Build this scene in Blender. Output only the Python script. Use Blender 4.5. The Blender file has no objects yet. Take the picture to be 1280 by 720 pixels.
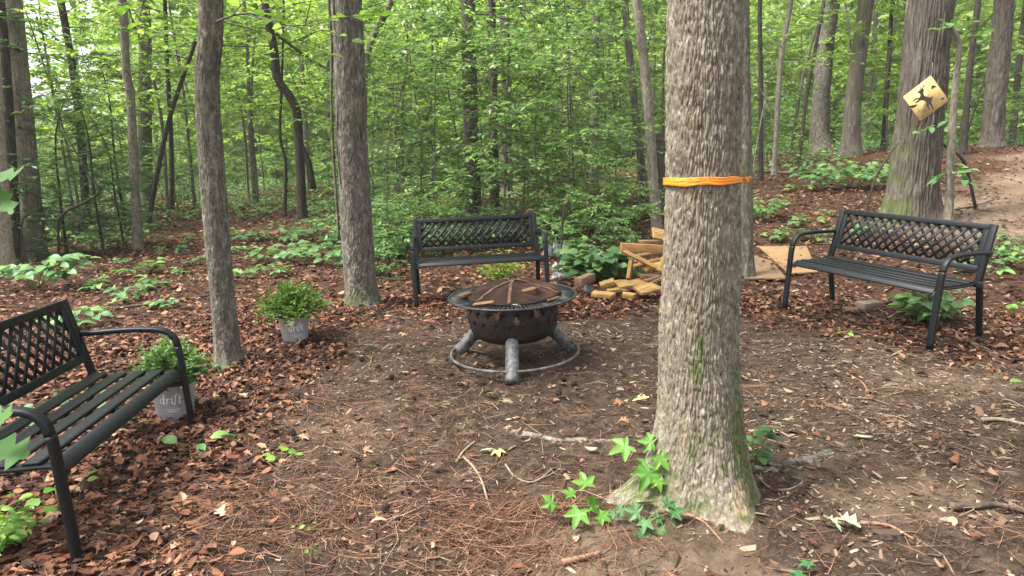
import bpy, math, random
import numpy as np
from mathutils import Matrix, Vector

S = bpy.context.scene
COL = S.collection
RNG = np.random.default_rng(7)
random.seed(7)
PI = math.pi

# ------------------------------------------------------------------ noise
_r = np.random.default_rng(3)
_perm = _r.permutation(256).astype(np.int64)
_perm = np.concatenate([_perm, _perm, _perm])
_g = _r.normal(size=(256, 3)); _g /= np.linalg.norm(_g, axis=1)[:, None]

def pnoise(P):
    P = np.asarray(P, float); I = np.floor(P).astype(np.int64); F = P - I; I &= 255
    U = F * F * F * (F * (F * 6 - 15) + 10)
    out = 0.0
    for dx in (0, 1):
        for dy in (0, 1):
            for dz in (0, 1):
                h = _perm[_perm[_perm[(I[:, 0] + dx) & 255] + ((I[:, 1] + dy) & 255)] + ((I[:, 2] + dz) & 255)]
                d = F - np.array([dx, dy, dz])
                w = (U[:, 0] if dx else 1 - U[:, 0]) * (U[:, 1] if dy else 1 - U[:, 1]) * (U[:, 2] if dz else 1 - U[:, 2])
                out = out + w * (_g[h] * d).sum(1)
    return out * 1.5

def fbm(P, octv=4, gain=.5):
    P = np.asarray(P, float); a = 1.0; o = 0.0
    for k in range(octv):
        o = o + a * pnoise(P * 2 ** k + 17.3 * k); a *= gain
    return o

def cells(P):
    """distance to the border between the two nearest scattered points, and a random value per cell"""
    P = np.asarray(P, float); I = np.floor(P).astype(np.int64)
    f1 = np.full(len(P), 9.); f2 = f1.copy(); idv = np.zeros(len(P))
    for dx in (-1, 0, 1):
        for dy in (-1, 0, 1):
            for dz in (-1, 0, 1):
                J = I + (dx, dy, dz); h = _perm[_perm[_perm[J[:, 0] & 255] + (J[:, 1] & 255)] + (J[:, 2] & 255)]
                d = np.linalg.norm(J + .5 + .42 * _g[h] * 1.0 - P, axis=1)
                n1 = d < f1; f2 = np.where(n1, f1, np.minimum(f2, d)); idv = np.where(n1, h / 255., idv); f1 = np.where(n1, d, f1)
    return f2 - f1, idv

def sstep(a, b, x):
    t = np.clip((x - a) / (b - a), 0, 1); return t * t * (3 - 2 * t)

# ------------------------------------------------------------------ camera
FPX, PITCH, ROLL, CH = 830.0, math.radians(11.8), math.radians(-1.08), 1.43
X3 = np.array([1., 0, 0]); FW = np.array([0, math.cos(PITCH), -math.sin(PITCH)]); U0 = np.array([0, math.sin(PITCH), math.cos(PITCH)])
RT = math.cos(ROLL) * X3 + math.sin(ROLL) * U0
UP = -math.sin(ROLL) * X3 + math.cos(ROLL) * U0
CAM = np.array([0, 0, CH])
cd = bpy.data.cameras.new('camera'); cam = bpy.data.objects.new('camera', cd); COL.objects.link(cam)
cd.sensor_width = 36; cd.lens = FPX / 1280 * 36; cd.clip_end = 1500; cd.clip_start = .05
cam.matrix_world = Matrix(((RT[0], UP[0], -FW[0], 0), (RT[1], UP[1], -FW[1], 0), (RT[2], UP[2], -FW[2], CH), (0, 0, 0, 1)))
S.camera = cam

def ray(u, v):
    return FW + RT * ((u - 640) / FPX) - UP * ((v - 360) / FPX)

# ------------------------------------------------------------------ terrain
def height(x, y):
    x = np.asarray(x, float); y = np.asarray(y, float)
    d = x * .5 + y * .866
    rise = .075 * np.clip(d - 5.0, 0, 16) * sstep(.6, 4.5, x) * sstep(3.5, 7.5, y)
    z = rise
    P = np.stack([x * .16, y * .16, x * 0 + 2.2], -1).reshape(-1, 3)
    far = sstep(7, 16, np.hypot(x, y))
    z = z + .22 * pnoise(P).reshape(x.shape) * far
    return z

def micro(x, y):
    x = np.asarray(x, float); y = np.asarray(y, float)
    P = np.stack([x, y, x * 0 + .7], -1).reshape(-1, 3)
    heap = sum(h * np.exp(-((x - hx) ** 2 + (y - hy) ** 2) / rr ** 2) for hx, hy, h, rr in HEAPS)
    return heap + (.024 * fbm(P * 2.2, 3) + .013 * pnoise(P * 9) + .008 * pnoise(P * 23) + .0035 * pnoise(P * 55)).reshape(x.shape)

def hz(x, y): return float(height(np.array([x]), np.array([y]))[0])

def G(u, v):
    """the ground point seen at a place of the photograph"""
    r = ray(u, v); t0 = .3; last = t0
    for i in range(900):
        t = t0 * 1.008 ** i
        p = CAM + r * t
        if p[2] < hz(p[0], p[1]):
            for _ in range(20):
                m = (last + t) / 2; p = CAM + r * m
                if p[2] < hz(p[0], p[1]): t = m
                else: last = m
            return CAM + r * t
        last = t
    p = CAM + r * 40; p[2] = hz(p[0], p[1]); return p

def at(u, v, y):
    """the point at depth y (metres ahead) on that line of sight"""
    r = ray(u, v); return CAM + r * (y / r[1])

def inpoly(x, y, poly):
    """signed distance, positive inside"""
    poly = np.asarray(poly, float); n = len(poly)
    dmin = np.full(x.shape, 1e9); ins = np.zeros(x.shape, bool)
    for i in range(n):
        a, b = poly[i], poly[(i + 1) % n]; e = b - a
        t = np.clip(((x - a[0]) * e[0] + (y - a[1]) * e[1]) / (e @ e), 0, 1)
        dmin = np.minimum(dmin, np.hypot(x - a[0] - t * e[0], y - a[1] - t * e[1]))
        if abs(e[1]) > 1e-9:
            c = ((a[1] > y) != (b[1] > y)) & (x < e[0] * (y - a[1]) / e[1] + a[0]); ins ^= c
    return np.where(ins, dmin, -dmin)

HEAPS = [(*G(872, 612)[:2], .035, .34), (*G(912, 650)[:2], .02, .16), (*G(790, 585)[:2], .035, .30), (*G(286, 458)[:2], .02, .16), (*G(453, 384)[:2], .03, .25)]
CLR = [(-1.3, .1)] + [tuple(G(u, v)[:2]) for u, v in ((150, 719), (225, 600), (300, 505), (385, 425), (450, 392), (560, 392), (740, 388), (840, 378), (960, 392), (1060, 400), (1150, 440), (1279, 452))] + [(5.5, 3.0), (4, .1)]
PATH = [tuple(G(u, v)[:2]) for u, v in ((1130, 282), (1175, 250), (1225, 228), (1275, 213))] + [(13, 17), (14, 9.5), tuple(G(1275, 300)[:2])]
def clear_mask(x, y):
    n = fbm(np.stack([x * 1.1, y * 1.1, x * 0 + 9], -1).reshape(-1, 3), 3).reshape(x.shape)
    return sstep(-.35, .45, inpoly(x, y, CLR) + .45 * n)
def path_mask(x, y):
    n = fbm(np.stack([x * .7, y * .7, x * 0 + 4], -1).reshape(-1, 3), 3).reshape(x.shape)
    return sstep(-.5, .6, inpoly(x, y, PATH) + .7 * n)

# ------------------------------------------------------------------ mesh helpers
def mesh(name, V, F, mats, smooth=False, attrs=None, fm=None):
    me = bpy.data.meshes.new(name)
    V = np.asarray(V, np.float32).reshape(-1, 3)
    Fs = [np.asarray(f, np.int32) for f in (F if isinstance(F, list) else [F])]
    Fs = [f for f in Fs if f.size]
    nl = sum(f.size for f in Fs); nf = sum(len(f) for f in Fs)
    me.vertices.add(len(V)); me.vertices.foreach_set('co', V.ravel())
    me.loops.add(nl); me.loops.foreach_set('vertex_index', np.concatenate([f.ravel() for f in Fs]))
    me.polygons.add(nf)
    tot = np.concatenate([np.full(len(f), f.shape[1], np.int32) for f in Fs])
    st = np.concatenate([[0], np.cumsum(tot)[:-1]]).astype(np.int32)
    me.polygons.foreach_set('loop_start', st); me.polygons.foreach_set('loop_total', tot)
    if smooth: me.polygons.foreach_set('use_smooth', np.ones(nf, bool))
    for m in (mats if isinstance(mats, (list, tuple)) else [mats]): me.materials.append(m)
    if fm is not None: me.polygons.foreach_set('material_index', np.asarray(fm, np.int32))
    for k, a in (attrs or {}).items():
        at_ = me.attributes.new(k, 'FLOAT', 'POINT'); at_.data.foreach_set('value', np.asarray(a, np.float32))
    me.update(); me.validate()
    return me

class MB:
    """collects pieces that become ONE mesh"""
    def __init__(s): s.V = []; s.F = {}; s.n = 0
    def add(s, V, F):
        V = np.asarray(V, float).reshape(-1, 3)
        for f in (F if isinstance(F, list) else [F]):
            f = np.asarray(f, np.int64)
            if f.size: s.F.setdefault(f.shape[1], []).append(f + s.n)
        s.V.append(V); s.n += len(V); return s
    def arrays(s):
        return np.concatenate(s.V), [np.concatenate(f) for f in s.F.values()]
    def box(s, c, size, R=None):
        h = np.array(size) / 2
        v = np.array([(x, y, z) for x in (-1, 1) for y in (-1, 1) for z in (-1, 1)], float) * h
        if R is not None: v = v @ np.asarray(R).T
        f = [[0, 1, 3, 2], [4, 6, 7, 5], [0, 4, 5, 1], [2, 3, 7, 6], [0, 2, 6, 4], [1, 5, 7, 3]]
        return s.add(v + np.array(c), np.array(f))
    def tube(s, P, r, seg=8, caps=True, rough=0, seed=0):
        return s.add(*tube(P, r, seg, caps, rough, seed))

def frames(P):
    P = np.asarray(P, float); T = np.gradient(P, axis=0); T /= np.linalg.norm(T, axis=1)[:, None] + 1e-12
    a = np.array([1., 0, 0]) if abs(T[0][0]) < .8 else np.array([0, 1., 0])
    N = []; n = a - T[0] * (a @ T[0]); n /= np.linalg.norm(n)
    for t in T:
        n = n - t * (n @ t); n /= np.linalg.norm(n) + 1e-12; N.append(n)
    N = np.array(N); return T, N, np.cross(T, N)

def ringfaces(n, seg, closed=False):
    i = np.arange(n if closed else n - 1)[:, None]; j = np.arange(seg)[None]
    a = i * seg + j; b = i * seg + (j + 1) % seg; i2 = (i + 1) % n
    return np.stack([a, b, i2 * seg + (j + 1) % seg, i2 * seg + j], -1).reshape(-1, 4)

def tube(P, r, seg=8, caps=True, rough=0, seed=0):
    P = np.asarray(P, float); n = len(P); r = np.atleast_1d(np.asarray(r, float)); r = np.interp(np.linspace(0, 1, n), np.linspace(0, 1, len(r)), r) if len(r) > 1 else np.full(n, r[0])
    T, N, B = frames(P); a = np.arange(seg) / seg * 2 * PI
    rr = r[:, None] * np.ones(seg)
    if rough:
        q = np.stack([np.cos(a)[None] * 1.3 + P[:, :1] * 9, np.sin(a)[None] * 1.3 + P[:, 1:2] * 9, P[:, 2:] * 7 + seed + 0 * a[None]], -1)
        rr = rr * (1 + rough * pnoise(q.reshape(-1, 3)).reshape(n, seg))
    V = P[:, None] + rr[..., None] * (np.cos(a)[None, :, None] * N[:, None] + np.sin(a)[None, :, None] * B[:, None])
    V = V.reshape(-1, 3); F = [ringfaces(n, seg)]
    if caps:
        V = np.concatenate([V, P[:1], P[-1:]]); k = n * seg; j = np.arange(seg); j2 = (j + 1) % seg
        F.append(np.concatenate([np.stack([j2, j, 0 * j + k], 1), np.stack([(n - 1) * seg + j, (n - 1) * seg + j2, 0 * j + k + 1], 1)]))
    return V, F

def spline(P, n):
    """Catmull-Rom through the points"""
    P = np.asarray(P, float)
    if len(P) == 2: return P[0] + (P[1] - P[0]) * np.linspace(0, 1, n)[:, None]
    Q = np.concatenate([[2 * P[0] - P[1]], P, [2 * P[-1] - P[-2]]]); m = len(P) - 1
    t = np.linspace(0, m - 1e-9, n); i = t.astype(int); f = (t - i)[:, None]
    a, b, c, d = Q[i], Q[i + 1], Q[i + 2], Q[i + 3]
    return .5 * (2 * b + (c - a) * f + (2 * a - 5 * b + 4 * c - d) * f ** 2 + (3 * b - a - 3 * c + d) * f ** 3)

def rotz(a):
    c, s = math.cos(a), math.sin(a); return np.array([[c, -s, 0], [s, c, 0], [0, 0, 1.]])
def rotx(a):
    c, s = math.cos(a), math.sin(a); return np.array([[1., 0, 0], [0, c, -s], [0, s, c]])
def roty(a):
    c, s = math.cos(a), math.sin(a); return np.array([[c, 0, s], [0, 1., 0], [-s, 0, c]])

def unit(v): return v / (np.linalg.norm(v, axis=-1, keepdims=True) + 1e-12)

def orient(fwd, nrm):
    """(N,3,3): columns side, forward, normal"""
    y = unit(fwd); z = unit(nrm - y * (nrm * y).sum(-1, keepdims=True)); x = np.cross(y, z)
    return np.stack([x, y, z], -1)

def scatter(tV, tF, pos, R, sc):
    """many copies of a little template in one mesh"""
    N = len(pos); k = len(tV); sc = np.asarray(sc, float)
    if sc.ndim == 1: sc = sc[:, None]
    V = np.einsum('nij,nkj->nki', R, tV[None] * (sc[:, None] if sc.ndim == 2 else sc)) + pos[:, None]
    F = [(f[None] + (np.arange(N) * k)[:, None, None]).reshape(-1, f.shape[1]) for f in tF]
    return V.reshape(-1, 3), F

# ------------------------------------------------------------------ object helpers
def link(name, data, parent=None):
    o = bpy.data.objects.new(name, data); COL.objects.link(o)
    if parent: o.parent = parent
    return o
def tag(o, label=None, cat=None, group=None, kind=None):
    for k, v in (('label', label), ('category', cat), ('group', group), ('kind', kind)):
        if v: o[k] = v
    return o
def thing(name, label, cat, loc=(0, 0, 0), rot=0, group=None):
    o = link(name, None); o.empty_display_size = .1
    o.location = loc
    o.rotation_euler = rot if isinstance(rot, tuple) else (0, 0, rot)
    return tag(o, label, cat, group)
def part(name, VF, mat, parent=None, smooth=False, attrs=None, bevel=0):
    V, F = VF.arrays() if isinstance(VF, MB) else VF
    o = link(name, mesh(name, V, F, mat, smooth, attrs), parent)
    if bevel:
        b = o.modifiers.new('bevel', 'BEVEL'); b.width = bevel; b.segments = 2; b.limit_method = 'ANGLE'
    return o
def solo(name, VF, mat, label, cat, loc=(0, 0, 0), rot=0, group=None, smooth=False, attrs=None, bevel=0):
    o = part(name, VF, mat, None, smooth, attrs, bevel); o.location = loc
    o.rotation_euler = rot if isinstance(rot, tuple) else (0, 0, rot)
    return tag(o, label, cat, group)
def copy_tree(o, parent=None):
    c = o.copy(); COL.objects.link(c); c.parent = parent
    for ch in list(o.children): copy_tree(ch, c)
    return c

# ------------------------------------------------------------------ materials
class NT:
    def __init__(s, name):
        s.m = bpy.data.materials.new(name); s.m.use_nodes = True; s.t = s.m.node_tree; s.t.nodes.clear()
        s.out = s.t.nodes.new('ShaderNodeOutputMaterial')
    def n(s, typ, ins=None, **kw):
        nd = s.t.nodes.new('ShaderNode' + typ)
        for k, v in kw.items(): setattr(nd, k, v)
        for k, v in (ins or {}).items():
            sock = nd.inputs[k]
            if isinstance(v, bpy.types.NodeSocket): s.t.links.new(v, sock)
            elif isinstance(v, (tuple, list)) and len(v) == 3 and sock.type == 'RGBA': sock.default_value = (*v, 1)
            else: sock.default_value = v
        return nd
    def ramp(s, fac, stops, interp='LINEAR'):
        nd = s.t.nodes.new('ShaderNodeValToRGB'); cr = nd.color_ramp; cr.interpolation = interp
        while len(cr.elements) < len(stops): cr.elements.new(.5)
        for e, (p, c) in zip(cr.elements, stops):
            e.position = p; e.color = (*c, 1) if isinstance(c, tuple) else (c, c, c, 1)
        s.t.links.new(fac, nd.inputs[0]); return nd.outputs[0]
    def mix(s, fac, a, b, blend='MIX'):
        nd = s.n('Mix', data_type='RGBA', blend_type=blend)
        for k, v in ((0, fac), (6, a), (7, b)):
            if isinstance(v, bpy.types.NodeSocket): s.t.links.new(v, nd.inputs[k])
            else: nd.inputs[k].default_value = (*v, 1) if isinstance(v, tuple) else v
        return nd.outputs[2]
    def math(s, op, a, b=0., clamp=False):
        nd = s.n('Math', operation=op, use_clamp=clamp)
        for k, v in ((0, a), (1, b)):
            if isinstance(v, bpy.types.NodeSocket): s.t.links.new(v, nd.inputs[k])
            else: nd.inputs[k].default_value = v
        return nd.outputs[0]
    def coord(s, scale=(1, 1, 1), which='Object'):
        tc = s.n('TexCoord'); mp = s.n('Mapping', {'Vector': tc.outputs[which], 'Scale': scale}); return mp.outputs[0]
    def noise(s, vec, scale, detail=4, rough=.55, out=0, dist=0):
        return s.n('TexNoise', {'Vector': vec, 'Scale': scale, 'Detail': detail, 'Roughness': rough, 'Distortion': dist}).outputs[out]
    def attr(s, name): return s.n('Attribute', attribute_name=name).outputs['Fac']
    def bump(s, h, strength=.5, dist=.01, normal=None):
        i = {'Height': h, 'Strength': strength, 'Distance': dist}
        if normal is not None: i['Normal'] = normal
        return s.n('Bump', i).outputs[0]
    def bsdf(s, col, rough=.8, normal=None, metal=0., spec=.3):
        i = {'Base Color': col, 'Roughness': rough, 'Metallic': metal, 'Specular IOR Level': spec}
        if normal is not None: i['Normal'] = normal
        return s.n('BsdfPrincipled', i).outputs[0]
    def done(s, sh): s.t.links.new(sh, s.out.inputs[0]); return s.m

def M_leaf(name, stops, transl=.4, rough=.5, bright=1.25, spec=.35, objvar=.12):
    t = NT(name); isl = t.n('NewGeometry').outputs['Random Per Island']
    c = t.ramp(isl, stops)
    if objvar:
        r = t.n('ObjectInfo').outputs['Random']
        v = t.math('MULTIPLY_ADD', r, 2 * objvar); t.t.nodes[-1].inputs[2].default_value = 1 - objvar
        hs = t.n('HueSaturation', {'Color': c, 'Value': v, 'Hue': .5}); c = hs.outputs[0]
    b = t.bsdf(c, rough, spec=spec)
    tc = t.mix(1., c, (bright, bright * 1.0, bright * .68), 'MULTIPLY')
    tr = t.n('BsdfTranslucent', {'Color': tc}).outputs[0]
    return t.done(t.n('MixShader', {0: transl, 1: b, 2: tr}).outputs[0])

def M_litter(name, stops, rough=.75, spec=.25, transl=.12):
    t = NT(name); isl = t.n('NewGeometry').outputs['Random Per Island']
    c = t.ramp(isl, stops)
    n = t.noise(t.coord(), 60, 3)
    c = t.mix(t.math('MULTIPLY', n, .5), c, (.05, .03, .02))
    b = t.bsdf(c, rough, spec=spec)
    if transl:
        tr = t.n('BsdfTranslucent', {'Color': c}).outputs[0]
        b = t.n('MixShader', {0: transl, 1: b, 2: tr}).outputs[0]
    return t.done(b)

def M_bark(name, dark, mid, light, sc=26, stretch=.22, lichen=.0, bumpd=.012, moss=(.032, .052, .011), lich=(.42, .42, .36)):
    t = NT(name); v = t.coord((1, 1, stretch))
    n1 = t.noise(v, sc, 6, .62, dist=.6); n2 = t.noise(t.coord(), 5, 4, .6); n3 = t.noise(t.coord((1, 1, .5)), 90, 3, .6)
    c = t.ramp(n1, [(.3, dark), (.5, mid), (.68, light)])
    c = t.mix(t.ramp(n2, [(.35, 0.), (.7, .55)]), c, mid)
    c = t.mix(t.math('MULTIPLY', t.ramp(n3, [(.42, 0.), (.66, 1.)]), .35), c, dark)
    if lichen:
        l = t.ramp(t.noise(t.coord((1, 1, .7)), 30, 6, .75), [(.54, 0.), (.66, 1.)])
        c = t.mix(t.math('MULTIPLY', l, lichen), c, lich)
    mo = t.attr('moss'); mn = t.noise(t.coord(), 40, 4, .7)
    mo = t.math('MULTIPLY', mo, t.ramp(mn, [(.35, .2), (.6, 1.)]), True)
    mc = t.mix(t.noise(t.coord(), 120, 2), moss, (moss[0] * 2.2, moss[1] * 2., moss[2] * 1.5))
    c = t.mix(mo, c, mc)
    c = t.mix(t.attr('wound'), c, t.ramp(t.noise(t.coord((1, 1, .15)), 40, 4), [(.35, (.11, .08, .05)), (.65, (.4, .31, .2))]))
    h = t.math('ADD', n1, t.math('MULTIPLY', n3, .35))
    return t.done(t.bsdf(c, .9, t.bump(h, .9, bumpd), spec=.15))

def M_paint(name, col, rough=.42, dust=.25, dcol=(.10, .095, .085)):
    t = NT(name); n = t.noise(t.coord(), 9, 6, .65); n2 = t.noise(t.coord(), 240, 2)
    c = t.mix(t.math('MULTIPLY', t.ramp(n, [(.45, 0.), (.75, 1.)]), dust), col, dcol)
    r = t.math('MULTIPLY_ADD', n, .3); t.t.nodes[-1].inputs[2].default_value = rough - .12
    return t.done(t.bsdf(c, r, t.bump(n2, .12, .002), spec=.3))

def M_wood(name, dark, light, sc=8, rough=.75, streak=(1, 12, 12)):
    t = NT(name); n = t.noise(t.coord(streak), sc, 5, .6, dist=.4); n2 = t.noise(t.coord(), 7, 4)
    r = t.n('ObjectInfo').outputs['Random']
    c = t.ramp(n, [(.3, dark), (.7, light)])
    c = t.mix(t.math('MULTIPLY', t.ramp(n2, [(.5, 0.), (.75, 1.)]), .5), c, dark)
    v = t.math('MULTIPLY_ADD', r, .5); t.t.nodes[-1].inputs[2].default_value = .75
    c = t.n('HueSaturation', {'Color': c, 'Value': v}).outputs[0]
    return t.done(t.bsdf(c, rough, t.bump(n, .4, .004), spec=.25))

def M_simple(name, c1, c2, sc=12, rough=.8, bump=.3, metal=0., spec=.3, dist=.004):
    t = NT(name); n = t.noise(t.coord(), sc, 6, .62)
    c = t.ramp(n, [(.35, c1), (.65, c2)])
    return t.done(t.bsdf(c, rough, t.bump(n, bump, dist), metal, spec))

LEAF = {
    'beech': M_leaf('beech_leaf', [(0, (.04, .10, .028)), (.35, (.085, .175, .048)), (.7, (.15, .26, .075)), (1, (.27, .38, .13))], .52, .42, spec=.5),
    'lime': M_leaf('backlit_leaf', [(0, (.07, .15, .027)), (.5, (.15, .265, .045)), (1, (.28, .39, .08))], .55),
    'dark': M_leaf('dark_leaf', [(0, (.025, .07, .02)), (.6, (.05, .12, .033)), (1, (.10, .19, .05))], .42, .45, spec=.4),
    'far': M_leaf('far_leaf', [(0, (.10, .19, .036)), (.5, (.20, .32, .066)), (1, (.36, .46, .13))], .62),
    'hazy': M_leaf('hazy_far_leaf', [(0, (.18, .27, .10)), (.5, (.28, .38, .14)), (1, (.42, .50, .22))], .55, objvar=0),  # pale haze of distance put into the leaf colour of the far wood
    'near': M_leaf('near_leaf', [(0, (.03, .085, .018)), (1, (.055, .13, .028))], .2, .6, spec=.15, objvar=0),
    'seedling': M_leaf('seedling_leaf', [(0, (.05, .13, .04)), (.5, (.09, .19, .065)), (1, (.17, .27, .07))], .35),
    'fresh': M_leaf('fresh_leaf', [(0, (.09, .22, .03)), (1, (.21, .36, .06))], .4),
    'deep': M_leaf('deep_leaf', [(0, (.035, .11, .035)), (.6, (.065, .17, .05)), (1, (.12, .24, .07))], .35, .45),
    'fine': M_leaf('rose_leaf', [(0, (.04, .10, .015)), (.6, (.09, .18, .025)), (1, (.2, .29, .05))], .35),
    'fern': M_leaf('fern_leaf', [(0, (.12, .22, .02)), (1, (.26, .36, .04))], .4),
}
BARK = {
    'light': M_bark('light_bark', (.07, .056, .04), (.26, .222, .165), (.44, .39, .31), 45, .4, .35, .008),
    'oak': M_bark('oak_bark', (.042, .033, .023), (.165, .139, .102), (.315, .275, .213), 60, .5, .35, .007),
    'grey': M_bark('grey_bark', (.027, .023, .018), (.105, .092, .073), (.25, .225, .185), 30, .3, .35, .012),
    'brown': M_bark('brown_bark', (.024, .0195, .0155), (.086, .072, .058), (.18, .153, .127), 24, .14, .1, .016),
    'pale': M_bark('pale_bark', (.05, .042, .031), (.15, .13, .098), (.27, .235, .185), 30, .35, .3, .008),
    'dark': M_bark('dark_bark', (.014, .012, .009), (.042, .035, .028), (.095, .08, .063), 30, .3, 0, .008),
}
TWIG = M_simple('twig_bark', (.035, .027, .02), (.10, .08, .06), 30)
STEM = M_simple('green_stem', (.09, .11, .03), (.16, .15, .06), 20)

# ------------------------------------------------------------------ ground
def build_ground():
    na, nr = 620, 640
    front = np.linspace(math.radians(-52), math.radians(52), 540)
    back = np.linspace(math.radians(52), math.radians(308), 82)[1:-1]
    az = np.concatenate([front, back]); na = len(az)
    r = .12 * (400 / .12) ** (np.arange(nr) / (nr - 1))
    A, R = np.meshgrid(az, r); x = R * np.sin(A); y = R * np.cos(A)
    z = height(x, y) + micro(x, y) * sstep(60, 25, R)
    cm = clear_mask(x, y); pm = path_mask(x, y)
    nz = fbm(np.stack([x * 4, y * 4, 0 * x], -1).reshape(-1, 3), 4).reshape(x.shape)
    for u, v, rr, aa in ((720, 705, .38, .75), (850, 700, .3, .6), (1110, 610, .4, .5), (430, 540, .35, .4), (1180, 470, .5, .4)):
        g = G(u, v); pm = np.maximum(pm, aa * sstep(1.2, .3, np.hypot(x - g[0], y - g[1]) / rr + .7 * nz))
    V = np.stack([x, y, z], -1).reshape(-1, 3)
    F = ringfaces(nr, na)[:, ::-1]
    V = np.concatenate([V, [[0, 0, hz(0, 0)]]]); k = nr * na; j = np.arange(na)
    F2 = np.stack([j, (j + 1) % na, 0 * j + k], 1)[:, ::-1]
    t = NT('forest_floor')
    P = t.coord()
    n1 = t.noise(P, 1.3, 6, .62); n2 = t.noise(P, 9, 7, .68); n3 = t.noise(P, 70, 5, .7); n4 = t.noise(P, 320, 3, .7)
    dirt = t.ramp(n2, [(.30, (.011, .007, .005)), (.47, (.038, .025, .017)), (.59, (.082, .056, .039)), (.74, (.17, .125, .09))])
    dirt = t.mix(t.ramp(n1, [(.42, 0.), (.66, .75)]), dirt, t.ramp(n3, [(.3, (.02, .0125, .009)), (.7, (.075, .05, .035))]))
    dirt = t.mix(t.math('MULTIPLY', t.ramp(n3, [(.5, 0.), (.75, 1.)]), .5), dirt, (.20, .15, .105))
    lit = t.ramp(n3, [(.3, (.014, .007, .0045)), (.55, (.05, .023, .013)), (.75, (.12, .058, .032))])
    lit = t.mix(t.math('MULTIPLY', t.ramp(n4, [(.5, 0.), (.7, 1.)]), .5), lit, (.24, .14, .085))
    pale = t.ramp(n2, [(.3, (.10, .068, .045)), (.7, (.25, .18, .125))])
    c = t.mix(t.attr('clear'), lit, dirt); c = t.mix(t.attr('path'), c, pale)
    h = t.math('ADD', t.math('MULTIPLY', n2, 1.0), t.math('ADD', t.math('MULTIPLY', n3, .5), t.math('MULTIPLY', n4, .2)))
    m = t.done(t.bsdf(c, .92, t.bump(h, 1.0, .03), spec=.12))
    o = link('ground', mesh('ground', V, [F, F2], m, True, {'clear': np.append(cm.ravel(), 1), 'path': np.append(pm.ravel(), 0)}))
    tag(o, 'brown forest floor with a bare dirt clearing', 'ground', kind='structure')

def wedge(n, d0, d1, az=50, rng=RNG):
    r = np.sqrt(rng.random(n) * (d1 * d1 - d0 * d0) + d0 * d0); a = np.radians(rng.uniform(-az, az, n))
    return r * np.sin(a), r * np.cos(a)

def gz(x, y): return height(x, y) + micro(x, y)

# leaf templates ----------------------------------------------------
def t_oval(w=.5, fold=.1, curl=0., cup=0.):
    ys = [0, .18, .45, .75, 1.]; ws = [0.02, .75, 1., .72, .03]
    V = []
    for y, q in zip(ys, ws):
        z = curl * (y - .4) ** 2
        V += [(-w / 2 * q, y, z + fold * q + cup * q * q), (0, y, z), (w / 2 * q, y, z + fold * q + cup * q * q)]
    F = []
    for i in range(4):
        a = i * 3; F += [[a, a + 1, a + 4, a + 3], [a + 1, a + 2, a + 5, a + 4]]
    return np.array(V), [np.array(F)]
def t_rhomb(w=.5, fold=.06, droop=.08):
    V = np.array([(0, 0, 0), (w / 2, .42, fold), (0, 1, -droop), (-w / 2, .42, fold)])
    return V, [np.array([[0, 1, 2], [0, 2, 3]])]
def t_star(droop=.25, lob=5, depth=.50):
    ang = np.radians([90, 90 - 58, 90 - 118, 90 + 118, 90 + 58][:5]); order = np.radians([-28, 32, 90, 148, 208])
    L = [.62, .92, 1.05, .92, .62]; pts = [(0, -.10)]; fold = [.0]
    for k, (a, l) in enumerate(zip(order, L)):
        for da, rr in ((-17, .66), (-8, .84), (0, 1), (8, .84), (17, .66)):
            fold.append(abs(da) / 17 * .075); pts.append((l * rr * math.cos(a + math.radians(da)), l * rr * math.sin(a + math.radians(da))))
        if k < 4:
            m = (a + order[k + 1]) / 2; fold.append(.06); pts.append((depth * math.cos(m), depth * math.sin(m)))
    p = np.array(pts); n = len(p); c = np.array([[0, .12]])
    P = np.concatenate([p, c]); r2 = (P ** 2).sum(1)
    V = np.stack([P[:, 0] * .6, P[:, 1] * .6, -droop * r2 * .6 + np.append(fold, 0.)], 1)
    j = np.arange(n); F = np.stack([0 * j + n, j, (j + 1) % n], 1)
    return V, [F]
def t_oak(curl=.1, cup=.15, w=.62):
    ys = np.linspace(0, 1, 15)
    base = np.interp(ys, [0, .2, .55, .85, 1], [.05, .45, 1, .7, .06])
    wob = .66 + .34 * np.cos(ys * 2 * PI * 3.5 + PI)
    hw = w / 2 * base * wob; hw[0] = .02; hw[-1] = .03
    V = []
    for y, h in zip(ys, hw):
        z = curl * math.sin(y * 3); q = h / (w / 2)
        V += [(-h, y + .06 * q, z + cup * q * q * .5), (0, y, z), (h, y + .06 * q, z + cup * q * q * .5)]
    F = []
    for i in range(len(ys) - 1):
        a = i * 3; F += [[a, a + 1, a + 4, a + 3], [a + 1, a + 2, a + 5, a + 4]]
    return np.array(V), [np.array(F)]

def rand_orient(n, tilt, rng=RNG):
    a = rng.uniform(0, 2 * PI, n); f = np.stack([np.cos(a), np.sin(a), np.zeros(n)], 1)
    nr = np.stack([rng.normal(0, tilt, n), rng.normal(0, tilt, n), np.ones(n)], 1)
    f = unit(f - unit(nr) * (f * unit(nr)).sum(1, keepdims=True))
    return orient(f, nr)

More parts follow.
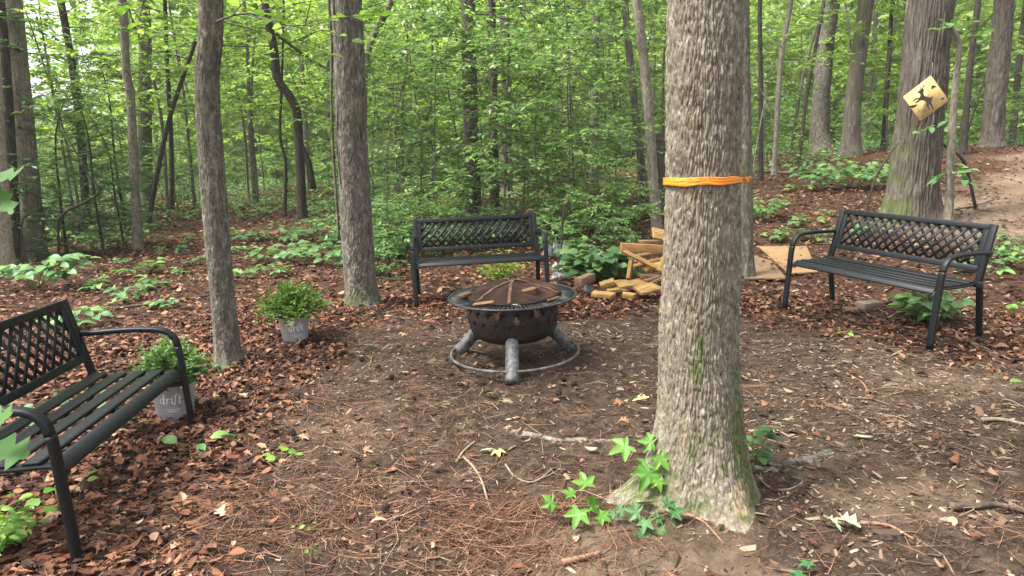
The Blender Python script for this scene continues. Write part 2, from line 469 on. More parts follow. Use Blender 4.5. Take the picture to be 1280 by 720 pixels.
M_RED = M_litter('red_brown_litter', [(0, (.009, .004, .003)), (.28, (.032, .012, .0065)), (.52, (.105, .035, .016)), (.76, (.20, .075, .036)), (.92, (.29, .14, .072)), (1, (.44, .285, .18))])
M_TAN = M_litter('tan_litter', [(0, (.028, .015, .009)), (.35, (.10, .052, .029)), (.65, (.17, .093, .053)), (.9, (.28, .178, .107)), (1, (.43, .32, .215))])
M_NEEDLE = M_litter('needle_litter', [(0, (.03, .012, .007)), (.4, (.085, .037, .021)), (.75, (.16, .075, .042)), (1, (.33, .18, .10))], transl=0)
M_CHIP = M_litter('chip_litter', [(0, (.022, .014, .009)), (.35, (.075, .045, .027)), (.65, (.15, .095, .058)), (.88, (.24, .185, .12)), (1, (.38, .29, .205))], transl=0)

def leaf_heap(name, n_list, keep, M, label, size, tilt=.42, seed=1, lift=.028):
    rng = np.random.default_rng(seed); mb = MB()
    for n, d0, d1, s in n_list:
        x, y = wedge(n, d0, d1, 50, rng)
        k = rng.random(n) < keep(x, y); x, y = x[k], y[k]; n = len(x)
        var = rng.integers(0, 9, n)
        for v in range(9):
            i = var == v; m = i.sum()
            if not m: continue
            far = d0 > 6.5
            if v < 6: T = t_oval(rng.uniform(.4, .7), rng.uniform(-.05, .16), rng.uniform(-.7, .9), rng.uniform(-.1, .2)) if not far else t_rhomb(rng.uniform(.5, .75), rng.uniform(.02, .2), rng.uniform(-.2, .2))
            elif v < 8: T = t_oak(rng.uniform(-.12, .2), rng.uniform(-.2, .5)) if not far else t_rhomb(.7, .15, -.1)
            else: T = t_star(rng.uniform(-.5, .5)) if not far else t_rhomb(.9, .1, .1)
            sc = np.minimum(rng.lognormal(0, .35, m), 1.7) * size * s
            pos = np.stack([x[i], y[i], gz(x[i], y[i]) + rng.random(m) ** 1.5 * lift + .004 + .1 * sc * tilt], 1)
            mb.add(*scatter(*T, pos, rand_orient(m, tilt, rng), sc))
    return tag(part(name, mb, M), label, 'leaf litter', kind='stuff')

def build_litter():
    # dense bands of leaves outside the clearing, thin inside it
    side = lambda x: sstep(1.5, 3.2, x)            # further right the litter is tan rather than red
    def keep_red(x, y): return np.maximum(1 - clear_mask(x, y) * .985, 0) * (1 - .72 * side(x)) * (1 - .96 * path_mask(x, y))
    def keep_tan(x, y): return np.maximum(1 - clear_mask(x, y) * .93, 0) * (.24 + .72 * side(x)) * (1 - .45 * path_mask(x, y))
    leaf_heap('red_fallen_leaves', [(76000, .8, 6.6, 1.), (42000, 6.5, 13, 1.1), (26000, 12.5, 26, 1.8)], keep_red, M_RED, 'thick reddish brown fallen leaves covering the ground around the clearing', .043, .24, 11, .028)
    leaf_heap('tan_fallen_leaves', [(22000, .8, 6.6, .9), (15000, 6.5, 13, 1.2), (14000, 12.5, 26, 1.8)], keep_tan, M_TAN, 'scattered tan fallen leaves on the forest floor', .042, .25, 12, .04)
    # chips and bark crumbs
    rng = np.random.default_rng(21)
    mb = MB()
    for n, d0, d1, s in ((60000, .8, 5.2, 1.), (26000, 5, 9, 1.4)):
        x, y = wedge(n, d0, d1, 50, rng)
        q = fbm(np.stack([x * 1.3, y * 1.3, 0 * x + 31], 1), 3)
        k = rng.random(n) < np.clip(.42 + .5 * q + .3 * sstep(.6, 2.2, x), .06, 1) * (.35 + .65 * clear_mask(x, y)); x, y = x[k], y[k]; n = len(x)
        sz = rng.lognormal(0, .55, n) * .0085 * s
        sc = np.stack([sz * rng.uniform(.35, .8, n), sz * rng.uniform(1., 2.4, n), sz], 1)
        T = (np.array([(-.5, -.5, 0), (.4, -.55, .1), (.5, .4, .0), (.1, .6, .12), (-.45, .35, .04), (0, 0, .22)]), [np.array([[0, 1, 5], [1, 2, 5], [2, 3, 5], [3, 4, 5], [4, 0, 5]])])
        pos = np.stack([x, y, gz(x, y) + .003], 1)
        mb.add(*scatter(*T, pos, rand_orient(n, .28, rng), sc))
    tag(part('wood_chips', mb, M_CHIP), 'small pale wood chips and bark crumbs strewn over the dirt', 'wood chips', kind='stuff')
    # pine needles
    mb = MB()
    nb = 12000; x, y = wedge(nb, .8, 6.5, 50, rng)
    q = fbm(np.stack([x * .9, y * .9, 0 * x + 3.3], 1), 3)
    left = sstep(.9, -.6, x) * sstep(4.6, 2.6, y)
    k = rng.random(nb) < np.clip(.22 + .5 * q + .5 * left, .03, 1); x, y = x[k], y[k]
    px, py = [], []
    for (u, v, n, s) in ((590, 672, 100, .12), (640, 695, 80, .12), (480, 640, 120, .25), (300, 640, 260, .3), (200, 680, 200, .25), (670, 640, 90, .12)):
        g = G(u, v); px.append(rng.normal(g[0], s, n)); py.append(rng.normal(g[1], s * .6, n))
    x = np.concatenate([x] + px); y = np.concatenate([y] + py); n = len(x)
    base = fbm(np.stack([x * .5, y * .5, 0 * x], 1), 2) * 3
    L = rng.uniform(.05, .17, n)
    for k in range(4):
        a = base + rng.normal(0, .9, n); f = np.stack([np.cos(a), np.sin(a), rng.normal(0, .12, n)], 1)
        pos = np.stack([x + rng.normal(0, .03, n), y + rng.normal(0, .03, n), 0 * x], 1); pos[:, 2] = gz(pos[:, 0], pos[:, 1]) + rng.uniform(.004, .02, n)
        bend = rng.uniform(-.25, .25)
        T = (np.array([(-.5, 0, 0), (.5, 0, 0), (-.5 + bend / .012 * .012 * 8, .5, 0), (.5 + bend * 8, .5, 0), (-.3, 1, 0), (.3, 1, 0)]), [np.array([[0, 1, 3, 2], [2, 3, 5, 4]])])
        sc = np.stack([np.full(n, .0021), L, np.full(n, 1.)], 1)
        mb.add(*scatter(*T, pos, orient(f, np.stack([rng.normal(0, .5, n), rng.normal(0, .5, n), np.ones(n)], 1)), sc))
    tag(part('pine_needles', mb, M_NEEDLE), 'rust brown pine needles lying across the dirt', 'pine needles', kind='stuff')
    # small twigs, uncountable
    mb = MB(); n = 1500; x, y = wedge(n, 1.2, 9, 48, rng)
    z = gz(x, y)
    for i in range(n):
        a = rng.uniform(0, PI); L = rng.lognormal(-1.9, .5); r = rng.uniform(.0012, .004)
        p = [(x[i], y[i], z[i] + r), (x[i] + L * .5 * math.cos(a) , y[i] + L * .5 * math.sin(a), z[i] + .012), (x[i] + L * math.cos(a + .25), y[i] + L * math.sin(a + .25), z[i] + r + .003)]
        mb.add(*tube(p, [r, r, r * .6], 4, False))
    tag(part('twig_litter', mb, M_CHIP), 'thin broken twigs strewn over the leaf litter', 'twigs', kind='stuff')

# ------------------------------------------------------------------ trees
def trunk_arrays(P, r, seg=40, rough=.05, flare=.0, flare_h=.25, lobes=(), bark=0., freq=14., seed=0, zf=1.5):
    """P: spine from the ground up (local). lobes: (angle, amount, height, sharpness)"""
    P = np.asarray(P, float); n = len(P); r = np.asarray(r, float)
    T, N, B = frames(P)
    N = unit(np.cross(np.tile([0, 1., 0], (n, 1)), T)); B = np.cross(T, N)        # N ~ +x, B ~ +y
    a = np.arange(seg) / seg * 2 * PI; z = P[:, 2:3]
    R = r[:, None] * np.ones(seg)
    R = R * (1 + flare * np.exp(-np.maximum(z, 0) / flare_h))
    for ang, amt, hh, sh in lobes:
        d = np.cos(a - ang)[None]; R = R + amt * np.exp(-np.maximum(z, -.02) / hh) * np.clip(d, 0, 1) ** sh
    ca, sa = np.cos(a)[None], np.sin(a)[None]
    if rough:
        q = np.stack([ca * .9 + 0 * z, sa * .9 + 0 * z, z * 1.6 + seed + 0 * ca], -1).reshape(-1, 3)
        R = R * (1 + rough * fbm(q, 3).reshape(n, seg))
    if bark:
        rad = float(r[0]); f = freq
        q = np.stack([ca * rad * f * 6 + 0 * z, sa * rad * f * 6 + 0 * z, z * f * zf + seed + 0 * ca], -1).reshape(-1, 3)
        w = fbm(q * np.array([.35, .35, .8]) + 7, 2)
        q2 = q + np.stack([w, pnoise(q * .4 + 30), w * .6], 1) * .7
        e, cid = cells(q2); e2, cid2 = cells(q2 * np.array([2., 2., 1.6]) + 11)
        b = sstep(.0, .34, e) * (.72 + .5 * (cid - .5)) + .28 * sstep(0, .3, e2) + .25 * pnoise(q2 * np.array([3, 3, 1.2]) + 5)
        R = R + bark * (b.reshape(n, seg) - .8) * sstep(-.02, .12, z)
    V = P[:, None] + R[..., None] * (np.cos(a)[None, :, None] * N[:, None] + np.sin(a)[None, :, None] * B[:, None])
    V = V.reshape(-1, 3); k = n * seg; j = np.arange(seg)
    V = np.concatenate([V, P[-1:]])
    return V, [ringfaces(n, seg), np.stack([(n - 1) * seg + j, (n - 1) * seg + (j + 1) % seg, 0 * j + k], 1)]

def leafy(o, d, L, nleaf, leaf_len, T, rng, droop=.15, up=1., spread=.9, jit=.35):
    """leaves along many twigs: o,d (N,3), L (N)"""
    N = len(o); t = np.linspace(.18, 1, nleaf)[None] + rng.normal(0, .03, (N, nleaf))
    pos = o[:, None] + d[:, None] * (L[:, None] * t)[..., None]; pos[..., 2] -= droop * L[:, None] * t ** 2
    side = np.where(np.arange(nleaf) % 2 == 0, 1., -1.)[None] * np.ones((N, 1)); side[:, -1] = 0
    lat = unit(np.cross(d, np.array([0, 0, 1.])))
    f = d[:, None] * (1 - .35 * np.abs(side))[..., None] + lat[:, None] * (side * spread)[..., None] + rng.normal(0, .25, (N, nleaf, 3)); f[..., 2] -= .12
    nr = np.stack([rng.normal(0, jit, (N, nleaf)), rng.normal(0, jit, (N, nleaf)), np.full((N, nleaf), up)], -1)
    sc = leaf_len * rng.uniform(.6, 1.25, (N, nleaf))
    return scatter(*T, pos.reshape(-1, 3), orient(f.reshape(-1, 3), nr.reshape(-1, 3)), sc.ravel())

def crown(rng, spine, zs, length, elev, nspray, spray_len, nleaf, leaf_len, T, wood, r_limb=.012, droop=.15, jit=.35, flat=.25, az0=None):
    """limbs leave the spine at heights zs; sprays of leaves sit flat along each limb"""
    lv = MB(); so, sd, sl = [], [], []
    for i, z in enumerate(zs):
        c = np.array([np.interp(z, spine[:, 2], spine[:, k]) for k in range(3)])
        a = i * 2.4 + rng.normal(0, .5) if az0 is None else az0 + rng.normal(0, .6)
        e = elev + rng.normal(0, .16); L = length(z) * rng.uniform(.6, 1.15)
        d = np.array([math.cos(a) * math.cos(e), math.sin(a) * math.cos(e), math.sin(e)])
        p = c + d * L * np.linspace(0, 1, 6)[:, None]; p[:, 2] -= droop * L * np.linspace(0, 1, 6) ** 2 * 1.2
        p[1:-1] += rng.normal(0, .03 * L, (4, 3)); p = spline(p, 8)
        wood.tube(p, np.linspace(r_limb * (.5 + L * .35), r_limb * .2, 8), 5, False)
        for k in range(nspray):
            t = rng.uniform(.22, 1.); b = p[min(7, int(t * 7.99))]
            s = rng.choice([-1, 1]); aa = a + s * rng.uniform(.2, 1.2); ee = rng.normal(e * .4, flat)
            so.append(b); sd.append((math.cos(aa) * math.cos(ee), math.sin(aa) * math.cos(ee), math.sin(ee))); sl.append(spray_len * rng.uniform(.6, 1.3) * (1.15 - .4 * t))
    so, sd, sl = np.array(so), np.array(sd), np.array(sl)
    for b, d, l in zip(so, sd, sl):
        e = b + d * l; e[2] -= droop * l
        wood.tube([b, (b + e) / 2 + [0, 0, .02 * l], e], [r_limb * .35, r_limb * .25, r_limb * .1], 3, False)
    lv.add(*leafy(so, sd, sl, nleaf, leaf_len, T, rng, droop, jit=jit))
    return lv

PAL = {}
def tree_kind(name, seed, H, r0, z0, z1, nlimb, length, elev, nspray, spray_len, nleaf, leaf_len, T, leafmat, bark, lean=.08, r_limb=.012, droop=.15, kind='understory_tree', nseg=10, jit=.35, flat=.25):
    rng = np.random.default_rng(seed)
    P = np.array([(0, 0, -.1), (rng.normal(0, lean) * H * .2, rng.normal(0, lean) * H * .2, H * .35), (rng.normal(0, lean) * H * .5, rng.normal(0, lean) * H * .5, H * .7), (rng.normal(0, lean) * H, rng.normal(0, lean) * H, H)])
    sp = spline(P, 26); r = r0 * (1 - .88 * (np.linspace(0, 1, 26)) ** 1.1)
    wood = MB(); wood.add(*trunk_arrays(sp, r, nseg, .08, .35, .12, seed=seed))
    zs = np.sort(rng.uniform(z0, z1, nlimb))
    lv = crown(rng, sp, zs, length, elev, nspray, spray_len, nleaf, leaf_len, T, wood, r_limb, droop, jit, flat)
    V, F = wood.arrays(); tm = mesh('trunk', V, F, bark, True); V, F = lv.arrays(); lm = mesh('crown', V, F, leafmat)
    PAL[name] = (tm, lm, kind)

def plant_tree(key, loc, rz, sc, label, cat='tree', group=None, name=None):
    tm, lm, kind = PAL[key]
    o = thing(name or kind, label, cat, loc, rz, group); o.scale = (sc, sc, sc) if np.isscalar(sc) else sc
    link('trunk', tm, o); link('crown', lm, o)
    return o

def env(z0, z1, w0, wm, w1, m=.4):
    return lambda z: float(np.interp((z - z0) / (z1 - z0), [0, m, 1], [w0, wm, w1]))

def build_kinds():
    T = t_rhomb(.52, .06, .1); T2 = t_rhomb(.62, .08, .16); T3 = t_rhomb(.45, .05, .05)
    for i in range(3):
        tree_kind(f'beech{i}', 40 + i, 5.6, .024, .35, 5.3, 22, env(.35, 5.3, 1.3, 1.8, .6), .12, 7, .46, 8, .14, T, LEAF['beech'], BARK['grey'])
        tree_kind(f'lime{i}', 50 + i, 8.5, .05, 2.2, 8.2, 26, env(2.2, 8.2, 1.7, 2.1, .8), .3, 7, .55, 8, .16, T2, LEAF['lime'], BARK['grey'])
        tree_kind(f'shrub{i}', 60 + i, 1.7, .016, .12, 1.6, 17, env(.1, 1.6, .55, .85, .35), .35, 7, .36, 8, .10, T, LEAF['beech'], TWIG, r_limb=.007, kind='understory_shrub', nseg=6)
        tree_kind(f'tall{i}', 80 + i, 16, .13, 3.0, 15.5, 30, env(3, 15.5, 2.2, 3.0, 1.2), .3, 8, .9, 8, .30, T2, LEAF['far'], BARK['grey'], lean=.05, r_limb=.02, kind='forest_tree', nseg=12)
        tree_kind(f'sapling{i}', 90 + i, 7.5, .03, 1.0, 7.2, 24, env(1., 7.2, 1.0, 1.4, .5), .25, 7, .5, 8, .16, T2, LEAF['far'], BARK['grey'], lean=.12, kind='forest_sapling')
    for i in range(2): tree_kind(f'bright{i}', 160 + i, 1.5, .012, .1, 1.4, 16, env(.1, 1.4, .6, .8, .35), .3, 6, .36, 8, .11, T, LEAF['seedling'], TWIG, r_limb=.006, kind='understory_shrub', nseg=6)
    for i in range(2):
        tree_kind(f'holly{i}', 70 + i, 6.5, .06, .25, 6.2, 48, env(.25, 6.2, 1.3, 1.55, .6), .1, 9, .45, 9, .13, T3, LEAF['dark'], BARK['dark'], droop=.3, kind='evergreen_tree')

def pixel_trunk(name, pts, width, dist=None, bark='brown', label='', top=11., seg=28, flare=.3, moss=None, kinks=0., cat='tree', taper=.55, rough=.06, barkd=0., z_extra=None, group=None, crown_key=None, lobes=(), freq=14., zf=.5, extra=None, cut=None, fh=.14):
    """a tree seen in the photo: pts are (u,v) from its foot up; width in photo pixels at the 2nd point"""
    if dist is None: b = G(*pts[0])
    else:
        b = at(pts[0][0], pts[0][1], dist); b[2] = hz(b[0], b[1])
    y = b[1]; L = [b] + [at(u, v, y) for u, v in pts[1:]]
    L = np.array(L); rad = width * y / FPX / 2
    if cut is None and L[-1][2] < top:                            # goes on above the frame
        d = unit(L[-1] - L[-2]); d[0] *= .6; d = unit(d)
        while L[-1][2] < top: L = np.concatenate([L, [L[-1] + d * 1.5 + np.array([random.gauss(0, .05), random.gauss(0, .05), 0])]])
    L = L - b; H = L[-1][2]; L[0, 2] = -.08
    fine = barkd > 0
    n = 520 if fine else 70
    tt = np.linspace(0, 1, n) ** (1.6 if fine else 1.2); dense = spline(L, 400); zz = dense[:, 2]
    zi = zz[0] + (zz[-1] - zz[0]) * tt; sp = np.stack([np.interp(zi, zz, dense[:, 0]), np.interp(zi, zz, dense[:, 1]), zi], 1)
    if kinks:
        sp[:, 0] += kinks * pnoise(np.stack([sp[:, 2] * 1.3, 0 * zi + len(label), 0 * zi + b[0]], 1)); 
    zr = max(1.0, H); r = rad * (1 - taper * np.clip(sp[:, 2] / max(zr, 6), 0, 1))
    V, F = trunk_arrays(sp, r, seg, rough, flare, fh, lobes, barkd, freq, len(label) + b[0], zf)
    o = thing(name, label, cat, tuple(b), 0, group)
    wood = MB(); wood.add(V, F)
    if extra: extra(wood, sp, b)
    lv = None
    if crown_key:
        rng = np.random.default_rng(int(abs(b[0]) * 100) + 5); z0, z1, nl, ln, lf, T, mk_, el = crown_key
        lv = crown(rng, sp, np.sort(rng.uniform(z0, z1, nl)), env(z0, z1, ln, ln * 1.3, ln * .5), el, 8, .6, 8, lf, T, wood, .011)
    V, F = wood.arrays()
    m = np.zeros(len(V))
    if moss: m = moss(V)
    part('trunk', (V, F), BARK[bark], o, True, {'moss': m})
    if lv: part('crown', lv, LEAF[mk_], o)
    return o, sp, b

def azu(u): return math.atan((u - 640) / FPX)
def at_az(u, d):
    """ground point at distance d below picture column u (measured at mid height)"""
    r = ray(u, 230); k = d / math.hypot(r[0], r[1]); x, y = r[0] * k, r[1] * k
    return np.array([x, y, hz(x, y)])

def build_oak():
    b = G(872, 618); b[2] = hz(b[0], b[1]); y = b[1]
    px = [(872, 618), (874, 520), (873, 420), (877, 300), (879, 150), (881, 0)]
    L = np.array([b] + [at(u, v, y) for u, v in px[1:]]) - b; L[0, 2] = -.12
    L = np.concatenate([L, [L[-1] + (-.05, .1, 2), L[-1] + (.1, .2, 6), L[-1] + (0, .3, 11)]])
    dense = spline(L, 800); zz = dense[:, 2]
    zi = np.concatenate([np.arange(-.12, 2.15, .0062), np.linspace(2.16, zz[-1], 60)])
    sp = np.stack([np.interp(zi, zz, dense[:, 0]), np.interp(zi, zz, dense[:, 1]), zi], 1)
    r = .142 - .012 * np.clip(zi / 2, 0, 1) - .007 * np.clip(zi - 2, 0, 12)
    lob = [(math.radians(-74), .13, .16, 9), (math.radians(-10), .05, .11, 10), (math.radians(192), .22, .10, 8), (math.radians(95), .06, .2, 5), (math.radians(-128), .06, .10, 12)]
    V, F = trunk_arrays(sp, r, 400, .04, .52, .40, lob, .0085, 16.5, 4.2, .85)
    o = thing('oak_tree', 'large pale barked oak in the foreground with an orange ribbon tied around it', 'tree', tuple(b))
    a = np.arctan2(V[:, 1], V[:, 0]); nz = fbm(V * 9, 3); n2 = fbm(V * 28 + 4, 3)
    lo = np.clip(1.25 - V[:, 2] / .42, 0, 1) * sstep(-.1, .45, np.cos(a - math.radians(-40))) * sstep(-.1, .35, nz) * sstep(-.35, .25, n2)
    def blob(az, z, ra, rz):
        d = np.angle(np.exp(1j * (a - math.radians(az)))); return sstep(1.1, .45, np.hypot(d / math.radians(ra), (V[:, 2] - z) / rz) + .45 * n2 + .2 * nz)
    mo = np.maximum.reduce([np.clip(lo * 1.7, 0, 1), blob(-112, .62, 10, .13), blob(-45, .45, 16, .22) * .8, blob(-48, .26, 24, .24), blob(-35, .10, 20, .14), blob(-150, .12, 28, .12) * .8, blob(178, .10, 25, .10) * .7, blob(-60, 1.63, 7, .05) * .7, blob(-66, 1.5, 7, .04) * .5, blob(-40, 1.15, 8, .05) * .6, .55 * sstep(-.2, .7, np.cos(a - math.radians(0))) * sstep(.15, .6, nz) * sstep(1.2, .2, V[:, 2])])
    wo = .75 * np.maximum(blob(-70, .10, 10, .07), blob(-128, .33, 8, .08) * .8)
    wood = MB(); wood.add(V, F)
    rng = np.random.default_rng(9); k0 = len(V)
    lv = crown(rng, sp, np.sort(rng.uniform(5.5, 11, 16)), lambda z: 2.2, .5, 6, .6, 8, .12, t_rhomb(), wood, .03)
    V, F = wood.arrays(); pad = np.zeros(len(V) - k0)
    part('trunk', (V, F), BARK['oak'], o, True, {'moss': np.append(mo, pad), 'wound': np.append(wo, pad)})
    part('crown', lv, LEAF['beech'], o)
    # exposed roots running off over the dirt
    def root(px, r0, r1, name='root', lift=.3, bk='grey', mossy=.2):
        p = [G(u, v) for u, v in px]; p = np.array(p) - b; n = 26
        s = spline(p, n); rr = np.linspace(r0, r1, n); s[:, 2] += rr * lift
        m = MB(); m.tube(s, rr, 24, True, .55, r0 * 100)
        V, F = m.arrays(); part(name, (V, F), BARK[bk], o, True, {'moss': np.clip(fbm(V * 14, 3), 0, 1) * mossy})
    root([(845, 560), (800, 553), (750, 552), (700, 553), (662, 546), (640, 545)], .045, .026, lift=-.75, mossy=.3)
    root([(735, 552), (700, 553), (672, 549), (640, 543)], .014, .022, lift=.2, bk='pale', mossy=0)
    root([(905, 588), (950, 590), (1000, 577), (1040, 566)], .06, .025, lift=-.5, bk='grey', mossy=.9)
    # the ribbon
    zc = at(879, 225.5, y)[2] - b[2]; n = 200; ang = np.arange(n) / n * 2 * PI
    sx = np.interp(zc, sp[:, 2], sp[:, 0]); sy = np.interp(zc, sp[:, 2], sp[:, 1])
    rr = np.interp(zc, sp[:, 2], r) * 1.05 + .0045
    q = np.stack([np.cos(ang) * 2, np.sin(ang) * 2, 0 * ang], 1)
    rows = np.linspace(-1, 1, 9); hw = .0150 + .0022 * pnoise(q * 1.3 + 3)
    hw = hw * (1 - .35 * sstep(.75, 1., np.cos(ang - math.radians(-18))))
    V = []
    for t in rows:
        fold = .0009 * np.sin(t * 8 + 2.5 * pnoise(q * 1.7)) + .0012 * pnoise(q * 6 + t)
        V.append(np.stack([sx + (rr + fold) * np.cos(ang), sy + (rr + fold) * np.sin(ang), zc + t * hw + .003 * pnoise(q + 8) - .004 * np.cos(ang - 2)], 1))
    V = np.concatenate(V); F = ringfaces(len(rows), n)
    t = NT('orange_ribbon'); nn = t.noise(t.coord((1, 1, 30)), 14, 4)
    c = t.ramp(nn, [(.35, (.52, .14, .006)), (.65, (.74, .26, .02))])
    M = t.done(t.bsdf(c, .45, t.bump(nn, .3, .003), spec=.4))
    o2 = solo('flagging_ribbon', (V, F), M, 'orange flagging ribbon tied around the trunk of the big foreground oak', 'ribbon', tuple(b), smooth=True)
    sm = o2.modifiers.new('thickness', 'SOLIDIFY'); sm.thickness = .0012
    kn = MB(); a = math.radians(-14); c0 = np.array([sx + (rr + .006) * math.cos(a), sy + (rr + .006) * math.sin(a), zc])
    kn.tube(spline([c0 + (-.004, .0, .008), c0 + (.008, 0, .004), c0 + (.010, 0, -.006), c0 + (0, 0, -.01)], 8), [.004, .009, .008, .004], 8)
    kn.tube(spline([c0, c0 + (.018, -.004, .010), c0 + (.026, -.004, .006)], 6), [.003, .005, .002], 6)
    part('knot', kn, M, o2, True)

def base_moss(h, amt=1., ang=None):
    def f(V):
        n = fbm(V * 8, 3); m = np.clip(1 - V[:, 2] / h, 0, 1) * sstep(-.4, .35, n) * amt
        if ang is not None:
            a = np.arctan2(V[:, 1], V[:, 0]); m = m * sstep(-.2, .6, np.cos(a - math.radians(ang)))
        return m
    return f

def build_trees():
    build_oak()
    R = t_rhomb(.6, .08, .12); O = t_oval(.58, .08, -.4); B = t_rhomb(.52, .06, .1)
    hi = (7., 11.5, 6, 1.4, .12, R, 'lime', .4)
    pt = pixel_trunk
    pt('tree', [(2, 346), (-6, 250), (-22, 0)], 30, None, 'light', 'pale furrowed trunk at the left edge beside a smooth grey one', crown_key=hi, barkd=.012, freq=9, seg=60)
    pt('tree', [(43, 323), (31, 180), (14, 0)], 26, None, 'pale', 'smooth grey tree leaning slightly left behind the left bench', crown_key=hi, lobes=[(-.5, .06, .15, 4), (3.6, .06, .15, 4)])
    pt('tree', [(18, 318), (16, 230), (8, 90), (0, 0)], 12, 9.6, 'dark', 'nearly black trunk half hidden behind the smooth grey tree at the left', crown_key=hi)
    pt('tree', [(106, 262), (97, 130), (76, 0)], 10, 14.5, 'dark', 'dark slim tree rising out of the evergreen thicket at the left', crown_key=(1.6, 8, 22, 1.5, .12, B, 'beech', .25))
    pt('tree', [(172, 312), (163, 120), (158, 92), (153, 0)], 11, None, 'pale', 'slender pale tree with a slight kink, left of the near dark trunk', crown_key=(2.4, 8, 20, 1.1, .11, O, 'lime', .25))
    pt('tree', [(182, 262), (181, 130), (181, 30)], 17, 19, 'grey', 'hazy grey trunk standing far behind the slender kinked tree', crown_key=hi)
    pt('tree', [(183, 279), (210, 155), (243, 55), (256, 0)], 6.5, None, 'dark', 'thin black tree leaning strongly to the right behind the leaf litter', top=6, crown_key=(2.4, 5.8, 12, 1.2, .1, R, 'lime', .2))
    pt('tree', [(286, 458), (268, 250), (259, 110), (263, 0)], 31, None, 'grey', 'dark slim trunk in the middle left with mossy foot beside the two potted shrubs', crown_key=(2.2, 7, 22, 1.05, .09, O, 'lime', .12), moss=base_moss(.22, .8), barkd=.006, freq=14, zf=1.6, seg=150, flare=.35, fh=.07, lobes=[(-.6, .02, .08, 3)])
    def fork(wood, sp, b):
        p = [at(372, 170, b[1]) - b, at(380, 190, b[1]) - b, at(386, 205, b[1]) - b, at(392, 236, b[1]) - b]
        wood.tube(spline(p, 8), np.linspace(.06, .07, 8), 7)
        p = [at(345, 42, b[1]) - b, at(375, 65, b[1]) - b, at(412, 88, b[1]) - b, at(440, 96, b[1]) - b]
        wood.tube(spline(p, 10), np.linspace(.035, .018, 10), 6)
    pt('crooked_tree', [(375, 238), (372, 150), (363, 122), (347, 98), (343, 65), (337, 34), (330, 0)], 11.5, 14.5, 'dark', 'crooked dark tree bending left in the gap between the two nearest slim trunks', crown_key=(2.0, 7, 22, 1.8, .13, R, 'lime', .1), extra=fork)
    def vine(wood, sp, b):
        p = [(424, 300), (417, 200), (414, 120), (415, 60), (411, 0), (410, -60)]
        wood.tube(spline([at(u, v, b[1] - .03) - b for u, v in p], 40), .012, 6, True, .2)
        p = [(430, 262), (421, 180), (424, 90), (417, 20), (416, -60)]
        wood.tube(spline([at(u, v, b[1] - .1) - b for u, v in p], 40), .007, 6, True, .2)
    pt('tree', [(453, 384), (441, 200), (433, 0)], 40, None, 'grey', 'sturdy lichen spotted trunk with a vine and mossy foot left of the centre bench', crown_key=(2.6, 9, 20, 1.3, .11, O, 'lime', .12), moss=base_moss(.34, 1.), barkd=.0075, freq=11, zf=1.6, seg=180, flare=.25, fh=.08, extra=vine, lobes=[(-.9, .05, .10, 4), (.1, .03, .1, 4)])
    pt('curved_tree', [(452, 250), (455, 110), (463, 55), (478, 25), (497, -20)], 11, 13, 'pale', 'pale curving tree whose top bends right beside the lichen spotted trunk', top=5, crown_key=(2.8, 5, 10, 1.2, .1, R, 'lime', .2))
    pt('tree', [(592, 270), (588, 120), (585, 0)], 20, 12, 'brown', 'thicker of the two straight trunks rising behind the centre bench', crown_key=(1.2, 9, 20, 1.6, .09, B, 'beech', .1), barkd=.012, freq=7, zf=.8, seg=50)
    pt('tree', [(618, 266), (616, 120), (614, 0)], 13, 12.6, 'brown', 'thinner of the two straight trunks rising behind the centre bench', crown_key=(1.4, 9, 16, 1.4, .09, B, 'beech', .1))
    pt('tree', [(634, 245), (632, 80), (630, 0)], 15, 21, 'pale', 'pale hazy trunk farther back just right of the two straight trunks', crown_key=hi)
    pt('tree', [(741, 238), (744, 100), (746, 0)], 9.5, 16, 'brown', 'straight brown tree alone in the foliage midway between the centre bench and the oak', crown_key=(2.2, 9, 20, 1.6, .11, R, 'lime', .2))
    pt('tree', [(809, 258), (792, 120), (781, 0)], 10, 12.5, 'brown', 'dark thin tree leaning left just behind its paler twin by the oak', crown_key=(2.6, 8, 16, 1.5, .12, R, 'lime', .2))
    pt('tree', [(822, 294), (809, 120), (796, 0)], 13, None, 'pale', 'slim pale tree leaning left behind the wood pile', crown_key=hi)
    pt('broken_snag', [(829, 288), (828, 230), (825, 166)], 15, 11.6, 'brown', 'dark broken stump standing between the slim pale tree and the oak', cut=1, cat='tree stump', kinks=.12, rough=.35, taper=.3)
    pt('tree', [(935, 349), (932, 200), (929, 0)], 17, None, 'grey', 'grey green mossy trunk standing right behind the big oak', crown_key=hi, moss=lambda V: .45 * sstep(-.1, .5, fbm(V * 5, 3)), barkd=.006, freq=14, seg=60)
    pt('tree', [(951, 235), (951, 100), (950, 0)], 6, 14, 'dark', 'thin black straight stem just right of the mossy trunk behind the oak', crown_key=(3, 8, 16, 1.2, .1, R, 'lime', .3))
    pt('tree', [(967, 226), (976, 80), (989, 0)], 6.5, 15, 'pale', 'thin tan sapling leaning right, between the black stem and the pair of crossing poles', crown_key=(2.4, 8, 14, 1.1, .1, R, 'lime', .3))
    pt('tree', [(997, 210), (1010, 110), (1030, 3)], 5, 17, 'dark', 'thin black pole leaning right, the lower of two leaning together', top=6.5, crown_key=(3.6, 6, 8, 1., .1, R, 'lime', .3))
    pt('tree', [(987, 208), (1003, 100), (1027, 10)], 4, 18, 'brown', 'thin brown pole leaning right, the farther of two leaning together', top=6.5, crown_key=(3.6, 6, 8, 1., .1, R, 'far', .3))
